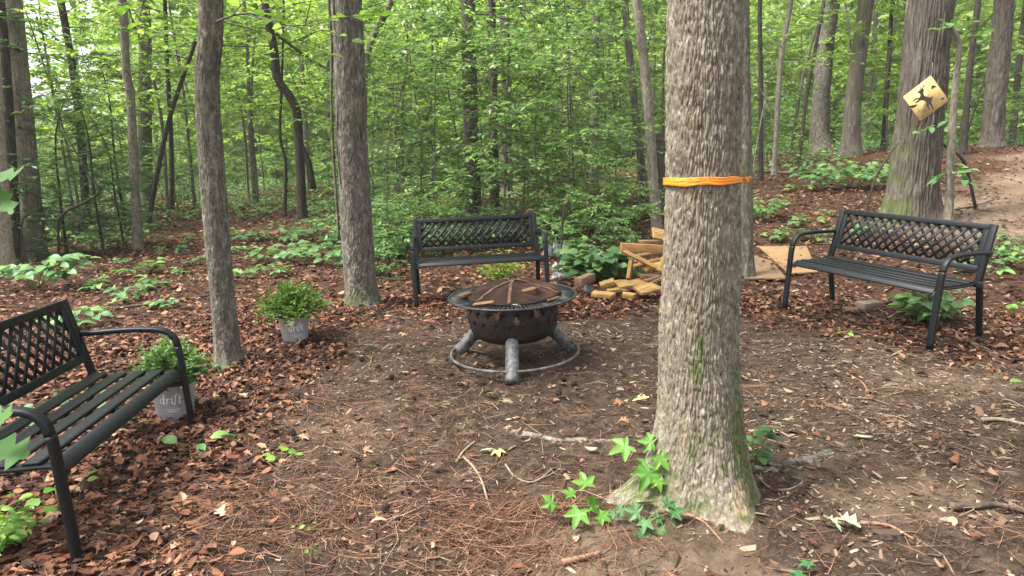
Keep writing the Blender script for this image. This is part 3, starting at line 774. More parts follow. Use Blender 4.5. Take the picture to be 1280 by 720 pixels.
    pt('tree', [(1027, 200), (1025, 150), (1032, 60), (1041, 0)], 22, 20, 'grey', 'thick grey distant trunk with a slight bend right of the leaning poles', crown_key=(5, 12, 16, 2, .15, R, 'far', .3), flare=.6, fh=.3)
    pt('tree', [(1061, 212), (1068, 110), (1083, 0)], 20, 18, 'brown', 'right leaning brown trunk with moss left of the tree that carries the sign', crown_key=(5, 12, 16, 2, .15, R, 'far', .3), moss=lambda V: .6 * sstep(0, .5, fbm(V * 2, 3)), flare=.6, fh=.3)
    pt('tree', [(1104, 190), (1110, 90), (1116, 0)], 6, 20, 'dark', 'thin dark sapling in the gap between the leaning brown trunk and the sign tree', crown_key=(2.5, 9, 14, 1.3, .14, R, 'far', .3))
    def roots(wood, sp, b):
        for px, r in (([(1118, 266), (1108, 270), (1100, 274)], .10), ([(1160, 272), (1172, 276)], .09)):
            p = np.array([at(u, v, b[1] - .3) - b for u, v in px]); wood.tube(spline(p, 8), np.linspace(r, r * .5, 8), 8, True, .2)
    pt('sign_tree', [(1138, 272), (1151, 130), (1164, 0)], 54, 8.9, 'brown', 'massive ridged trunk carrying the yellow deer sign', crown_key=(6, 12, 16, 2.4, .13, R, 'beech', .4), moss=lambda V: np.clip(1.15 - V[:, 2] / 1.25, 0, 1) ** .7 * sstep(.25, .8, -V[:, 0] / (np.hypot(V[:, 0], V[:, 1]) + 1e-6)) * sstep(-.5, .2, fbm(V * 4, 3)), barkd=.022, freq=5.5, zf=.3, seg=280, flare=.28, fh=.35, lobes=[(math.radians(200), .14, .3, 3), (math.radians(-30), .08, .2, 4)], taper=.4)
    o, sp, b = pt('sapling', [(1187, 280), (1189, 190), (1194, 110), (1199, 62), (1195, 44), (1187, 31)], 11.5, 8.2, 'pale', 'slim crooked sapling with a broken top, in front of the sign tree', cut=1, taper=1.35, rough=.18)
    rng = np.random.default_rng(77); so, sd, sl = [], [], []
    for (u, v, du, dv) in ((1192, 34, -18, -4), (1195, 34, -14, -12), (1200, 45, 38, -3), (1202, 42, 30, -8), (1196, 40, 14, -16), (1188, 205, 26, 6), (1188, 212, 22, 10), (1187, 215, -16, 6), (1188, 150, -36, 8)):
        p = at(u, v, b[1] - .04) - b; q = at(u + du, v + dv, b[1] - rng.uniform(-.1, .35)) - b; d = q - p; so.append(p); sl.append(np.linalg.norm(d)); sd.append(d / sl[-1])
    part('crown', leafy(np.array(so), np.array(sd), np.array(sl), 6, .13, t_oval(.55, .08, -.3), rng, .2), LEAF['seedling'], o)
    pt('tree', [(1203, 200), (1212, 90), (1223, 0)], 8, 16, 'dark', 'thin black trunk leaning right just behind the broken sapling', crown_key=(3.5, 9, 14, 1.5, .13, R, 'far', .3))
    pt('tree', [(1236, 210), (1245, 110), (1256, 0)], 25, 17, 'brown', 'broad brown trunk at the far right beyond the bare path', crown_key=(5, 12, 16, 2, .15, R, 'far', .3), barkd=.022, freq=4, zf=.5, seg=60)
    pt('tree', [(1264, 190), (1274, 80), (1283, 0)], 8, 20, 'brown', 'thin brown trunk at the right edge beyond the bare path', crown_key=(3.5, 9, 14, 1.5, .13, R, 'far', .3))
    pt('tree', [(355, 262), (357, 205), (350, 170), (352, 110)], 4, 15, 'dark', 'thin twisted dark sapling left of the crooked tree', top=5, crown_key=(2, 4.8, 12, 1, .1, R, 'lime', .2))
    pt('tree', [(214, 260), (214, 180), (208, 60), (206, 0)], 6, 17, 'dark', 'thin dark upright stem behind the leaning black tree', crown_key=(2.5, 8, 14, 1.3, .12, R, 'lime', .2))
    pt('tree', [(318, 250), (312, 160), (310, 80), (305, 0)], 5, 19, 'grey', 'slim grey stem in bright foliage right of the near dark trunk', crown_key=(2.5, 8, 14, 1.3, .12, R, 'lime', .2))

    # understory that fills the wood behind the clearing
    rng = np.random.default_rng(5)
    def put(key, u, d, sc, label, group, cat='tree', name=None):
        plant_tree(key, tuple(at_az(u, d) - np.array([0, 0, .02])), rng.uniform(0, 6.28), sc, label, cat, group, name)
    for i, (u, d, sc) in enumerate([(490, 10.6, .62), (545, 10.4, .7), (575, 11.4, .8), (625, 9.9, .66), (676, 11.2, .8), (730, 9.8, .6), (520, 11.8, .85), (640, 12.2, .9), (465, 11, .7), (720, 12.5, .9), (600, 10.2, .6), (650, 10.4, .72), (705, 10.2, .66), (752, 11.2, .75), (500, 13.2, .95), (690, 13.6, 1.), (590, 14.5, 1.), (770, 14, .9), (800, 11.6, .55)]):
        put(f'beech{i % 3}', u, d, sc, 'layered green understory tree in the thicket behind the centre bench', 'understory trees behind the centre bench')
    for i, (u, d, sc) in enumerate([(475, 8.6, .5), (505, 9.4, .55), (560, 9.8, .5), (690, 9.6, .5), (735, 9.0, .5), (785, 9.4, .55)]):
        put(f'shrub{i % 3}', u, d, sc, 'low leafy shrub at the foot of the thicket behind the centre bench', 'low shrubs behind the centre bench', 'shrub')
    for i, (u, d, sc) in enumerate([(462, 7.6, .42), (480, 8.6, .6), (560, 9., .5), (688, 8.6, .4), (715, 9.4, .55), (770, 8.8, .42), (445, 9.6, .6), (425, 11, .6), (580, 10, .7)]):
        put(f'bright{i % 2}', u, d, sc, 'loose pale green bush in front of the thicket behind the centre bench', 'pale bushes behind the centre bench', 'bush')
    for i, (u, d, sc) in enumerate([(70, 12.5, .42), (118, 12.2, .40), (145, 12.8, .36), (150, 17.5, .6), (-20, 12, .7)]):
        put(f'holly{i % 2}', u, d, sc, 'dark evergreen tree in the thicket at the left beyond the grey trunk', 'dark evergreens at the left')
    for i, (u, d, sc) in enumerate([(95, 15.5, .62), (205, 18, .9), (240, 21, 1.), (320, 21, 1.), (20, 17, .7)]):
        put(f'lime{i % 3}', u, d, sc, 'bright yellow green leafy tree beyond the evergreens at the left', 'bright leafy trees at the left')
    def dmin(u): return float(np.interp(u, [-150, 0, 170, 290, 420, 440, 830, 950, 1110, 1200, 1400], [11, 12, 14, 19, 17, 14, 14, 16, 17, 20.5, 20]))
    zones = [(-170, 280, 'at the left'), (280, 560, 'in the middle left'), (560, 900, 'behind the centre bench'), (900, 1420, 'at the right')]
    for k, (n, d0, d1, keys, what) in enumerate((
            (50, 1, 14, ['sapling0', 'sapling1', 'sapling2', 'beech0', 'beech1', 'lime0', 'lime1', 'lime2'], 'slender leafy sapling among the farther trees'),
            (40, 16, 38, ['tall0', 'tall1', 'tall2'], 'tall far tree with light green leaves'),
            (50, 1, 14, ['shrub0', 'shrub1', 'shrub2'], 'leafy knee high shrub under the farther trees'))):
        for i in range(n):
            u = -160 + (i + rng.random()) * 1580 / n; d = dmin(u) + d0 + (d1 - d0) * rng.random() ** .8
            sky = -20 < u < 190
            if sky and k == 1 and rng.random() < .92: continue
            if sky and k == 0 and rng.random() < .5: continue
            z = [q for q in zones if q[0] <= u < q[1]]
            if not z: continue
            z = z[0][2]
            put(keys[i % len(keys)], u, d, rng.uniform(.8, 1.15) * (1 if k else .95) * (.9 if sky else 1), f'{what} {z}', f'{what} {z}', 'shrub' if k == 2 else 'tree')
    # the wood beyond, one mass
    n = 190000; x, y = wedge(n, 38, 80, 52, rng)
    z = rng.random(n) ** 1.35 * 17
    q = fbm(np.stack([x * .22, y * .22, z * .3], 1), 3)
    az = np.degrees(np.arctan2(x, y)); gap = sstep(-46, -39, az) * sstep(-26, -32, az)
    keep = (q > -.75 + .055 * z) & (rng.random(n) > gap * sstep(2.0, 5.5, z) * .985)
    x, y, z = x[keep], y[keep], z[keep]; m = len(x)
    V, F = scatter(*t_rhomb(.7, .08, .2), np.stack([x, y, height(x, y) + z], 1), rand_orient(m, .7, rng), rng.uniform(.4, .85, m))
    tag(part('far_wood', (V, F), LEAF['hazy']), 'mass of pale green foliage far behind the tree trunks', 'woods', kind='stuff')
    # undergrowth carpet
    n = 90000; x, y = wedge(n, 12, 48, 52, rng); d = np.hypot(x, y)
    uu = 640 + FPX * np.tan(np.arctan2(x, y)); dm = np.interp(uu, [-150, 0, 170, 290, 420, 440, 830, 950, 1110, 1200, 1400], [11, 12, 13, 17, 15, 12.5, 12.5, 15, 16, 22, 22])
    q = fbm(np.stack([x * .5, y * .5, 0 * x + 2], 1), 3)
    keep = (d > dm + q * 2) & (q > -.25); x, y, q = x[keep], y[keep], q[keep]; m = len(x)
    z = height(x, y) + rng.random(m) * (.10 + .45 * np.clip(q + .3, 0, 1))
    V, F = scatter(*t_rhomb(.6, .08, .1), np.stack([x, y, z], 1), rand_orient(m, .4, rng), rng.uniform(.07, .16, m))
    tag(part('undergrowth', (V, F), LEAF['seedling']), 'low green undergrowth carpeting the forest floor under the far trees', 'undergrowth', kind='stuff')

# ------------------------------------------------------------------ benches
BW, BD = 1.24, .50
BLACK = M_paint('black_powder_coat', (.0036, .0044, .0058), .46, .12, (.018, .018, .018))
def sweep_yz(P, x, wx, t):
    """flat bar with rounded edges following a path in the y-z plane"""
    P = np.asarray(P, float); T = unit(np.gradient(P, axis=0)); n = np.stack([-T[:, 1], T[:, 0]], 1)
    c = min(wx, t) * .3; hw, ht = wx / 2, t / 2
    sec = [(-hw, -ht + c), (-hw + c * .3, -ht + c * .3), (-hw + c, -ht), (hw - c, -ht), (hw - c * .3, -ht + c * .3), (hw, -ht + c), (hw, ht - c), (hw - c * .3, ht - c * .3), (hw - c, ht), (-hw + c, ht), (-hw + c * .3, ht - c * .3), (-hw, ht - c)]
    V = np.array([[(x + a, p[0] + m[0] * b, p[1] + m[1] * b) for a, b in sec] for p, m in zip(P, n)])
    k = len(sec); N = len(P); F = [ringfaces(N, k)[:, ::-1], np.array([list(range(k))]), np.array([[(N - 1) * k + j for j in range(k)][::-1]])]
    return V.reshape(-1, 3), F

def build_bench():
    o = thing('bench', 'x', 'bench')
    fl = spline([(-.02, 0), (-.005, .18), (.012, .34), (.024, .47), (.034, .525)], 14)
    ar = spline([(.034, .525), (.046, .565), (.075, .597), (.118, .613), (.22, .618), (.34, .612), (.425, .604), (.505, .598)], 26)
    rl = spline([(.515, 0), (.485, .2), (.452, .405)], 10)
    seat_p = spline([(.012, .372), (.03, .398), (.07, .408), (.2, .400), (.34, .392), (.44, .398)], 40)
    a, bq = np.array([.449, .385]), np.array([.562, .775]); e = (bq - a) / np.linalg.norm(bq - a); nn = np.array([-e[1], e[0]])
    LB = np.linalg.norm(bq - a)
    for s in (-1, 1):
        x = s * BW / 2
        m = MB(); m.add(*sweep_yz(fl, x, .044, .026)); m.box((x, -.02, .004), (.048, .034, .009)); part('leg', m, BLACK, o, True)
        m = MB(); m.add(*sweep_yz(ar, x, .044, .026)); part('armrest', m, BLACK, o, True)
        m = MB(); m.add(*sweep_yz(rl, s * (BW / 2 - .012), .042, .026)); m.box((s * (BW / 2 - .012), .515, .004), (.046, .034, .009)); part('leg', m, BLACK, o, True)
    # seat: five slats between two side rails
    m = MB(); L = np.concatenate([[0], np.cumsum(np.linalg.norm(np.diff(seat_p, axis=0), axis=1))]); tot = L[-1]
    for k in range(5):
        c = .034 + k * (tot - .07) / 4; P = np.stack([np.interp(c + np.linspace(-.031, .031, 5), L, seat_p[:, i]) for i in (0, 1)], 1)
        if k == 0: P = np.stack([np.interp(np.linspace(0, .066, 8), L, seat_p[:, i]) for i in (0, 1)], 1)
        m.add(*sweep_yz(P, 0, BW - .075, .011))
    for s in (-1, 1):
        m.add(*sweep_yz(seat_p - [0, .0125], s * (BW / 2 - .043), .04, .014))
    # cross brace under the seat
    m.add(*sweep_yz(seat_p[4:36] - [0, .016], 0, .03, .012))
    part('seat', m, BLACK, o, True)
    # back: two uprights and a framed lattice panel
    def P3(x, s, off=0): q = a + e * s + nn * off; return (x, q[0], q[1])
    Rb = np.array([[1, 0, 0], [0, e[0], nn[0]], [0, e[1], nn[1]]])      # columns x, along back, normal
    m = MB()
    for s in (-1, 1):
        m.box(P3(s * (BW / 2 - .022), LB / 2 - .01), (.044, LB + .03, .026), Rb)
        m.box(P3(s * (BW / 2 - .063), (LB + .085) / 2, .001), (.038, LB - .085 - .001, .018), Rb)
    s0, s1 = .085, LB; fw = .04
    m.box(P3(0, s1 - fw / 2 + .004), (BW - .09, fw, .024), Rb); m.box(P3(0, s0 + fw / 2 - .004), (BW - .09, fw, .022), Rb)
    bk = part('backrest', m, BLACK, o, False, None, .004)
    x0, x1 = -(BW / 2 - .08), BW / 2 - .08; z0, z1 = s0 + fw - .008, s1 - fw + .006
    m = MB(); p = .0755; hgt = z1 - z0; slope = hgt / (3.0 * p)          # three diamonds high
    for sg, off in ((1, .0006), (-1, -.0006)):
        k = x0 - 3 * p
        while k < x1 + 3 * p:
            A = np.array([k, z0]); D = np.array([3.0 * p * sg, hgt])
            if sg < 0: A = np.array([k, z0])
            t0, t1 = 0., 1.
            for lim, sgn in ((x0, 1), (x1, -1)):
                fa, fb = sgn * (A[0] - lim), sgn * (A[0] + D[0] - lim)
                if fa < 0 and fb < 0: t0 = 2
                elif fa < 0: t0 = max(t0, fa / (fa - fb))
                elif fb < 0: t1 = min(t1, fa / (fa - fb))
            if t1 - t0 > .03:
                q0, q1 = A + D * t0, A + D * t1; c = (q0 + q1) / 2; d = (q1 - q0); l = np.linalg.norm(d); d /= l
                R = Rb @ np.array([[d[0], -d[1], 0], [d[1], d[0], 0], [0, 0, 1]])
                m.box(P3(c[0], c[1], off), (l, .0225, .003), R)
            k += p
    part('lattice_panel', m, BLACK, bk)
    return o

def build_benches():
    spots = [((-.2752, 6.0833, .0), .118, .0202, -.0347, 'black metal bench in the centre behind the fire pit'),
             ((2.5287, 4.7947, .0), -1.1543, -.014, .041, 'black metal bench on the right with a leafy plant under its seat'),
             ((-1.6703, 2.7379, .0), 1.7053, -.0385, .0436, 'black metal bench cut by the left edge of the photo')]
    zoff = (.0173, .0802, -.0553)
    o = build_bench()
    for i, (p, rz, tl, tf, lab) in enumerate(spots):
        c = o if i == 0 else copy_tree(o)
        Ty = roty(-tl); Mx = rotz(rz) @ np.array([[math.cos(tl), 0, -math.sin(tl)], [0, 1, 0], [math.sin(tl), 0, math.cos(tl)]]) @ rotx(tf)
        c.matrix_world = Matrix.Translation((p[0], p[1], zoff[i])) @ Matrix(Mx.tolist()).to_4x4()
        tag(c, lab, 'bench', 'benches around the fire pit')

# ------------------------------------------------------------------ fire pit
def build_firepit():
    c = G(644, 449); o = thing('fire_pit', 'round rusty fire pit with a dented mesh lid in the middle of the clearing', 'fire pit', tuple(c), 0)
    o.rotation_euler = (0, math.radians(-1.6), math.radians(4))
    t = NT('sooty_steel'); P = t.coord(); n = t.noise(P, 7, 7, .7); n2 = t.noise(P, 40, 5, .7)
    col = t.ramp(n, [(.35, (.008, .006, .005)), (.55, (.022, .014, .011)), (.72, (.07, .034, .02))])
    col = t.mix(t.math('MULTIPLY', t.ramp(n2, [(.55, 0.), (.7, 1.)]), .4), col, (.12, .10, .085))
    SOOT = t.done(t.bsdf(col, .7, t.bump(n2, .4, .004), .35, .4))
    t = NT('worn_grey_steel'); P = t.coord(); n = t.noise(P, 18, 7, .72); n2 = t.noise(P, 4, 3)
    col = t.ramp(n, [(.35, (.035, .032, .03)), (.5, (.105, .103, .10)), (.7, (.24, .24, .235))])
    col = t.mix(t.ramp(n2, [(.5, 0.), (.8, .5)]), col, (.08, .05, .035))
    GREY = t.done(t.bsdf(col, .62, t.bump(n, .25, .003), .3, .3))
    t = NT('dark_rim_steel'); P = t.coord(); n = t.noise(P, 22, 6, .7)
    col = t.ramp(n, [(.35, (.02, .02, .02)), (.6, (.06, .058, .056)), (.75, (.24, .24, .235))])
    RIM = t.done(t.bsdf(col, .45, t.bump(n, .25, .003), .5, .5))
    RUST = M_simple('rusty_strip', (.06, .028, .015), (.20, .115, .072), 26, .8, .4, .2)
    rb, zb, zt = .300, .150, .445
    # bowl: closed round bottom, straight side, hollow
    prof = [(0.02, zb), (.10, zb + .003), (.18, zb + .010), (.24, zb + .026), (.282, zb + .056), (.300, zb + .10), (.306, zb + .16), (.306, zt), (.298, zt), (.297, zb + .16), (.268, zb + .075), (.2, zb + .03), (.02, zb + .01)]
    n = 96; a = np.arange(n) / n * 2 * PI
    V = np.array([[(r * math.cos(q), r * math.sin(q), z) for q in a] for r, z in prof]).reshape(-1, 3)
    bowl = part('bowl', (V, [ringfaces(len(prof), n)]), SOOT, o, True)
    # cut-out pattern round the side, as raised dark shapes with a rusty edge
    m = MB(); m2 = MB(); rng = np.random.default_rng(4)
    def decal(mb, ang, z, pts, r, th=.004):
        p = np.array(pts); k = len(p); out = []
        for rr in (r, r + th):
            out += [(rr * math.cos(ang + x / r), rr * math.sin(ang + x / r), z + y) for x, y in p]
        j = np.arange(k); mb.add(np.array(out), [np.array([list(j + k)]), np.array([list(j[::-1])]), np.stack([j, (j + 1) % k, (j + 1) % k + k, j + k], 1)])
    for i in range(20):
        ang = i / 20 * 2 * PI
        for zz, s in ((.395, .036), (.325, .03)):
            q = ang + (0 if zz > .36 else PI / 20)
            pts = [(s * (1. if k % 2 == 0 else .45) * math.cos(k / 8 * 2 * PI), s * (1. if k % 2 == 0 else .45) * math.sin(k / 8 * 2 * PI)) for k in range(8)]
            decal(m, q, zz, pts, rb + .006)
    part('cutout_band', m, M_simple('burnt_cutout', (.005, .004, .004), (.025, .016, .012), 20, .85), bowl)
    m = MB(); m.tube([(.308 * math.cos(q), .308 * math.sin(q), zt - .012) for q in np.linspace(0, 2 * PI, 97)], .008, 8, False); part('bowl_band', m, SOOT, bowl, True)
    # rim: two rings joined by radial slats
    m = MB(); zr = zt + .012
    for rr, tr in ((.432, .0078), (.302, .006)):
        q = np.linspace(0, 2 * PI, 129)[:-1]; ring = np.stack([rr * np.cos(q), rr * np.sin(q), 0 * q + zr], 1)
        cir = np.arange(10) / 10 * 2 * PI
        V = np.array([[((rr + tr * math.cos(w)) * math.cos(x), (rr + tr * math.cos(w)) * math.sin(x), zr + tr * math.sin(w)) for w in cir] for x in q]).reshape(-1, 3)
        m.add(V, [ringfaces(128, 10, True)])
    rim = part('rim', m, RIM, o, True)
    m = MB()
    for i in range(84):
        q = i / 84 * 2 * PI; R = rotz(q); w = .0085 if i % 7 else .022
        m.box(R @ np.array([.367, 0, zr]), (.126, w, .006), R)
    for rr in (.345, .392):
        q = np.linspace(0, 2 * PI, 97)[:-1]; cir = np.arange(6) / 6 * 2 * PI
        V = np.array([[((rr + .004 * math.cos(w)) * math.cos(x), (rr + .004 * math.cos(w)) * math.sin(x), zr - .005 + .003 * math.sin(w)) for w in cir] for x in q]).reshape(-1, 3); m.add(V, [ringfaces(96, 6, True)])
    part('grate', m, RIM, rim)
    # legs of thick pipe and the ring that ties them
    for ang in (-97, 22, 158):
        q = math.radians(ang); d = np.array([math.cos(q), math.sin(q), 0])
        L = [d * .225 + (0, 0, .25), d * .335 + (0, 0, .125), d * .462 + (0, 0, -.006)]
        m = MB(); m.tube(spline(L, 12), .044, 22, True); part('leg', m, GREY, o, True)
    m = MB(); q = np.linspace(0, 2 * PI, 129)[:-1]; cir = np.arange(10) / 10 * 2 * PI
    V = np.array([[((.44 + .0095 * math.cos(w)) * math.cos(x), (.44 + .0095 * math.cos(w)) * math.sin(x), .060 + .0095 * math.sin(w)) for w in cir] for x in q]).reshape(-1, 3)
    m.add(V, [ringfaces(128, 10, True)]); part('base_ring', m, GREY, o, True)
    # mesh lid, dented and slipped to the right
    lid = thing('mesh_lid', None, None); lid.parent = o; lid.location = (.012, -.005, zr + .018); lid.rotation_euler = (math.radians(2.5), math.radians(-1.), .1)
    nr, na = 22, 96; rr = np.linspace(0.01, 1, nr); aa = np.arange(na) / na * 2 * PI
    Rr, Aa = np.meshgrid(rr, aa, indexing='ij'); x = .305 * Rr * np.cos(Aa); y = .305 * Rr * np.sin(Aa)
    facet = .012 * np.cos(Aa * 4 + .5) * Rr * (1 - Rr) * 4
    zz = .092 * (1 - Rr ** 2.3) + facet + .018 * pnoise(np.stack([x * 7, y * 7, 0 * x], -1).reshape(-1, 3)).reshape(x.shape) * (1 - Rr)
    zz -= .045 * np.exp(-(((x - .10) / .10) ** 2 + ((y + .12) / .09) ** 2))
    def lidz(px, py):
        i = np.argmin((x - px) ** 2 + (y - py) ** 2); return zz.ravel()[i]
    t = NT('rusty_wire_mesh'); P = t.coord(); n = t.noise(P, 6, 6, .65); n2 = t.noise(P, 60, 4, .7)
    col = t.ramp(n, [(.35, (.018, .010, .007)), (.55, (.055, .026, .016)), (.75, (.15, .08, .05))])
    wv = [t.n('TexWave', {'Vector': t.n('Mapping', {'Vector': P, 'Rotation': (0, 0, r)}).outputs[0], 'Scale': 75., 'Distortion': .0}, wave_type='BANDS', bands_direction='X').outputs[1] for r in (.0, PI / 2)]
    hole = t.math('MULTIPLY', t.math('LESS_THAN', wv[0], .62), t.math('LESS_THAN', wv[1], .62))
    hole = t.math('MULTIPLY', hole, t.ramp(n2, [(.35, .3), (.55, 1.)]))
    MESHM = t.done(t.n('MixShader', {0: hole, 1: t.bsdf(col, .8, None, .3, .3), 2: t.n('BsdfTransparent').outputs[0]}).outputs[0])
    V = np.stack([x, y, zz], -1).reshape(-1, 3); part('wire_mesh', (V, [ringfaces(nr, na)]), MESHM, lid, True)
    m = MB(); q = np.linspace(0, 2 * PI, 97)[:-1]
    V = np.array([[((.307 + .009 * math.cos(w)) * math.cos(k), (.307 + .009 * math.cos(w)) * math.sin(k), .002 + .009 * math.sin(w)) for w in cir] for k in q]).reshape(-1, 3)
    m.add(V, [ringfaces(96, 10, True)]); part('lid_ring', m, SOOT, lid, True)
    for ang in (28, 118, 208, 254, 335):
        qd = math.radians(ang); s = np.linspace(.02, 1.0, 18); m = MB()
        Pl = np.array([(.305 * k * math.cos(qd), .305 * k * math.sin(qd), lidz(.305 * k * math.cos(qd), .305 * k * math.sin(qd)) + .005) for k in s]); Pl[-1][2] = .012
        w = np.array([-math.sin(qd), math.cos(qd), 0]) * .011
        V = np.concatenate([Pl - w, Pl + w, Pl + w - (0, 0, .003), Pl - w - (0, 0, .003)]); k = len(Pl); j = np.arange(k - 1)
        F = np.concatenate([np.stack([j + p * k, j + 1 + p * k, j + 1 + ((p + 1) % 4) * k, j + ((p + 1) % 4) * k], 1) for p in range(4)])
        m.add(V, [F]); part('lid_strip', m, RUST, lid, True)
    m = MB(); m.tube(spline([(-.02, 0, .096), (-.012, .0, .116), (.012, 0, .116), (.02, 0, .096)], 10), .005, 8); part('lid_handle', m, SOOT, lid, True)
    M = o.matrix_basis if False else (Matrix.Translation(tuple(c)) @ o.rotation_euler.to_matrix().to_4x4())
    # wood scraps and leaves lying on the lid and the rim
    OW = M_wood('orange_scrap_wood', (.10, .052, .024), (.26, .145, .07), 9)
    spots = [((.085, -.165), .5, (.13, .036, .008), lidz(.07, -.16) + .02 + zr + .014, 'orange wood scrap lying flat on the dented mesh lid'),
             ((.15, -.10), 1.9, (.11, .03, .008), lidz(.14, -.1) + .02 + zr + .012, 'brown wood splinter leaning across the dented mesh lid'),
             ((-.205, -.285), -.32, (.14, .036, .010), zr + .022, 'orange wood scrap wedged between the lid and the front of the rim'),
             ((-.315, -.02), .9, (.09, .05, .018), zr + .028, 'short orange wood chunk on the left of the rim'),
             ((.25, -.26), .55, (.09, .03, .012), zr + .018, 'thin wood chip on the right front of the rim')]
    for (x_, y_), rz, sz, z_, lab in spots:
        m = MB(); m.box((0, 0, 0), sz); p = M @ Vector((x_, y_, z_))
        solo('wood_scrap', m, OW, lab, 'wood scrap', tuple(p), (random.uniform(-.25, .25), random.uniform(-.25, .25), rz), bevel=.003)
    # dry leaves caught in the openings of the bowl
    for (ang, z_, s, rz, lab) in ((-112, .395, .075, 2.6, 'curled dry leaf stuck to the side of the bowl, left of the other two'), (-90, .355, .06, 3.3, 'dry leaf hanging lowest on the side of the bowl'), (-66, .395, .075, 3.6, 'pale dry leaf stuck to the side of the bowl, right of the other two')):
        q = math.radians(ang); p = M @ Vector(((rb + .016) * math.cos(q), (rb + .016) * math.sin(q), z_))
        V, F = t_oak(.12, .4, .9); V = V * s; V[:, 1] -= s / 2
        R = Matrix.Rotation(q + PI / 2, 3, 'Z') @ Matrix.Rotation(PI / 2, 3, 'X') @ Matrix.Rotation(rz, 3, 'Z')
        solo('dry_leaf', (V, F), M_TAN, lab, 'leaf', tuple(p), tuple(R.to_euler()))
    # pale leaf on the rim
    V, F = t_oak(.1, .2, .8); p = M @ Vector((.03, -.385, zr + .012))
    solo('dry_leaf', (V * .07, F), M_litter('pale_leaf', [(0, (.42, .42, .26)), (1, (.5, .48, .33))]), 'pale yellowish leaf lying on the front of the rim', 'leaf', tuple(p), (0, .1, 1.4))
    return M

# ------------------------------------------------------------------ potted shrubs
def text_mesh(body, size):
    cu = bpy.data.curves.new('lettering', 'FONT'); cu.body = body; cu.size = size; cu.shear = .28; cu.extrude = 0; cu.align_x = 'CENTER'; cu.resolution_u = 4
    ob = bpy.data.objects.new('lettering', cu); COL.objects.link(ob); bpy.context.view_layer.update()
    me = bpy.data.meshes.new_from_object(ob.evaluated_get(bpy.context.evaluated_depsgraph_get()))
    V = np.array([v.co[:] for v in me.vertices]); F = [list(p.vertices) for p in me.polygons]
    bpy.data.objects.remove(ob); bpy.data.meshes.remove(me)
    g = {}
    for f in F: g.setdefault(len(f), []).append(f)
    return V, [np.array(f) for f in g.values()]

def letter_strokes():
    """slanted serif 'drift' from pen strokes, (x, y, halfwidth) in units of x-height"""
    S_ = []
    def st(pts, w=.085, n=14): S_.append((spline(np.array(pts, float), n), w))
    st([(.78, .78), (.6, .98), (.3, .95), (.12, .55), (.2, .1), (.45, .02), (.68, .25), (.8, .6)], .085, 26); st([(.92, 1.75), (.78, .8), (.66, .12), (.78, .02), (.92, .1)], .10, 20); st([(.74, 1.68), (.98, 1.78)], .05)
    st([(1.15, .86), (1.38, .95), (1.30, .4), (1.24, .0)], .095, 18); st([(1.34, .55), (1.5, .88), (1.68, .98), (1.80, .88)], .075, 14); st([(1.1, .02), (1.4, .02)], .05, 4)
    st([(1.96, .86), (2.16, .95), (2.08, .4), (2.06, .1), (2.16, .02), (2.28, .1)], .095, 18); st([(2.2, 1.38), (2.26, 1.44)], .13, 4)
    st([(3.06, 1.6), (2.94, 1.76), (2.78, 1.6), (2.68, 1.0), (2.58, .3), (2.44, -.2), (2.28, -.22)], .085, 26); st([(2.44, .92), (2.98, .92)], .055, 6)
    st([(3.42, 1.45), (3.32, .9), (3.24, .25), (3.34, .02), (3.56, .12)], .095, 18); st([(3.1, .92), (3.66, .92)], .055, 6)
    m = MB()
    for P, w in S_:
        T = unit(np.gradient(P, axis=0)); N = np.stack([-T[:, 1], T[:, 0]], 1); k = len(P)
        th = w * .72 * (.72 + .28 * np.abs(T[:, 1]))[:, None]
        V = np.concatenate([P + N * th, P - N * th]); j = np.arange(k - 1)
        m.add(np.concatenate([V, np.zeros((2 * k, 1))], 1), [np.stack([j, j + k, j + k + 1, j + 1], 1)])
    return m.arrays()

